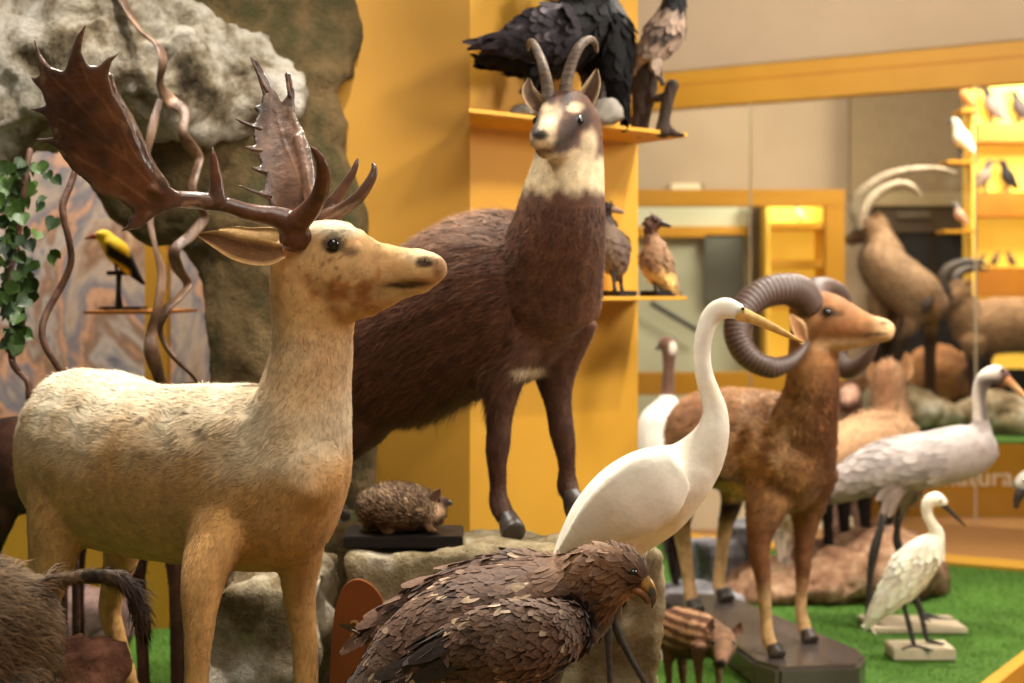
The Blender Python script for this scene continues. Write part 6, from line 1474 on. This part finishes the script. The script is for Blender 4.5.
dio(950, 386, 9.8, 40, 44, 40, M_ROCKR, 'brown boulder between the two ibexes behind the glass', 2.0)
dio(1005, 416, 9.05, 55, 26, 40, M_ROCKI, 'grey rock under the right ibex behind the crane head', 3.0)
dio(860, 402, 9.2, 30, 28, 30, M_ROCKR, 'brown rock behind the fawn head under the left ibex', 4.0)

# ------------------------------------------------------------------ small birds in and beside the cabinets
M_WB = M_WHITE
def small(name, label, x, y, h, d, c, z, group=None, head=None, pose=1, base=True):
    """upright bird of height h px whose feet are at (x, y)"""
    s = pose; hc_ = head if head is not None else c
    l = [Loft([(x - s * h * .30, y - h * .12, d, h * .04, h * .08), (x - s * h * .16, y - h * .28, d, h * .13, h * .13), (x, y - h * .48, d, h * .20, h * .19), (x + s * h * .08, y - h * .66, d, h * .14, h * .14)], (0, -1, 0), 12),
         Loft([(x + s * h * .06, y - h * .62, d, h * .12, h * .12), (x + s * h * .12, y - h * .80, d, h * .11, h * .10), (x + s * h * .17, y - h * .90, d, h * .085, h * .085), (x + s * h * .24, y - h * .90, d, h * .05, h * .05)], (0, -1, 0), 10)]
    def pnt(px, py, p, n): return mixc(np.tile(c, (len(p), 1)), np.tile(hc_, (len(p), 1)), sm(y - h * .70, y - h * .76, py))
    return bird(name, label, 'bird', P(x, y, d), l, pnt, max(0.004, h * d / F * 0.03), group=group, lat=(0, -1, 0),
                legs=[[(x - s * h * .02, y - h * .34, d - .01, h * .04), (x, y - h * .12, d - .01, h * .022), (x + s * h * .01, y, d - .01, h * .03)], [(x + s * h * .05, y - h * .34, d + .015, h * .04), (x + s * h * .06, y - h * .12, d + .015, h * .022), (x + s * h * .07, y, d + .015, h * .03)]],
                beak=[(x + s * h * .24, y - h * .90, d, h * .04), (x + s * h * .34, y - h * .885, d, h * .022), (x + s * h * .42, y - h * .86, d, h * .005)], eyes=[P(x + s * h * .19, y - h * .92, d - h * .08 * d / F)], eye_r=h * .018 * d / F)
def yz(z, d): return HY - (z - CH) * F / d
dC = 9.82
small('magpie', 'black and white magpie on the middle shelf of right cabinet', 1008, yz(CABZ[1] , dC), 34, dC, BK, 0, head=BK, pose=-1)
small('jackdaw', 'slim grey bird at left on the middle shelf of right cabinet', 984, yz(CABZ[1], dC), 34, dC, C(120, 104, 92), 0, head=C(80, 70, 66))
small('woodpecker', 'grey and dark bird at left on the top shelf of right cabinet', 992, yz(CABZ[0], dC), 40, dC, C(110, 94, 86), 0, head=C(50, 42, 40), pose=-1)
small('starling', 'dark bird on the top shelf of right cabinet at the photo edge', 1020, yz(CABZ[0], dC), 36, dC, C(60, 50, 46), 0, pose=-1)
for i, (x, h, s, lab) in enumerate(((981, 15, 1, 'leftmost of the tiny birds on the lowest cabinet shelf'), (995, 17, 1, 'middle one of the tiny birds on the lowest cabinet shelf'), (1011, 17, -1, 'rightmost of the tiny birds on the lowest cabinet shelf'))):
    small('songbird', lab, x, yz(CABZ[2], dC), h, dC, C(96, 76, 56), 0, group='tiny songbirds on the lowest cabinet shelf', pose=s)
# wall brackets beside the cabinet
for k, (x0, x1, y, lab) in enumerate(((944, 972, 161, 'upper small bracket board left of the tall cabinet'), (941, 971, 230, 'lower small bracket board left of the tall cabinet'))):
    a = P(x0, y, 9.7); b = P(x1, y, 9.7)
    box('bracket_shelf', tuple((a + b) / 2 + [0, 0.02, -0.012]), (b[0] - a[0], 0.2, 0.022), M_ORG, label=lab, cat='shelf', base=tuple((a + b) / 2))
small('gull', 'white bird standing on the upper bracket board', 962, 158.5, 42, 9.7, C(240, 226, 196), 0, pose=-1)
small('tern', 'white and rust bird perched above the gull on a stub', 966, 110, 30, 9.7, C(196, 130, 70), 0, head=C(246, 234, 206), pose=-1)
box('bracket_stub', tuple(P(966, 112, 9.72)), (0.12, 0.2, 0.02), M_ORG, label='small stub board under the white and rust bird', cat='shelf', base=tuple(P(966, 112, 9.72)))
small('finch', 'plump grey and rust bird on the lower bracket board', 960, 227.5, 26, 9.7, C(190, 150, 124), 0, head=C(120, 110, 104), pose=-1)
small('partridge', 'pale bird lying on the top shelf of the portal cabinet', 800, yz(1.715, 11.05), 17, 11.05, C(216, 196, 164), 0, pose=-1)
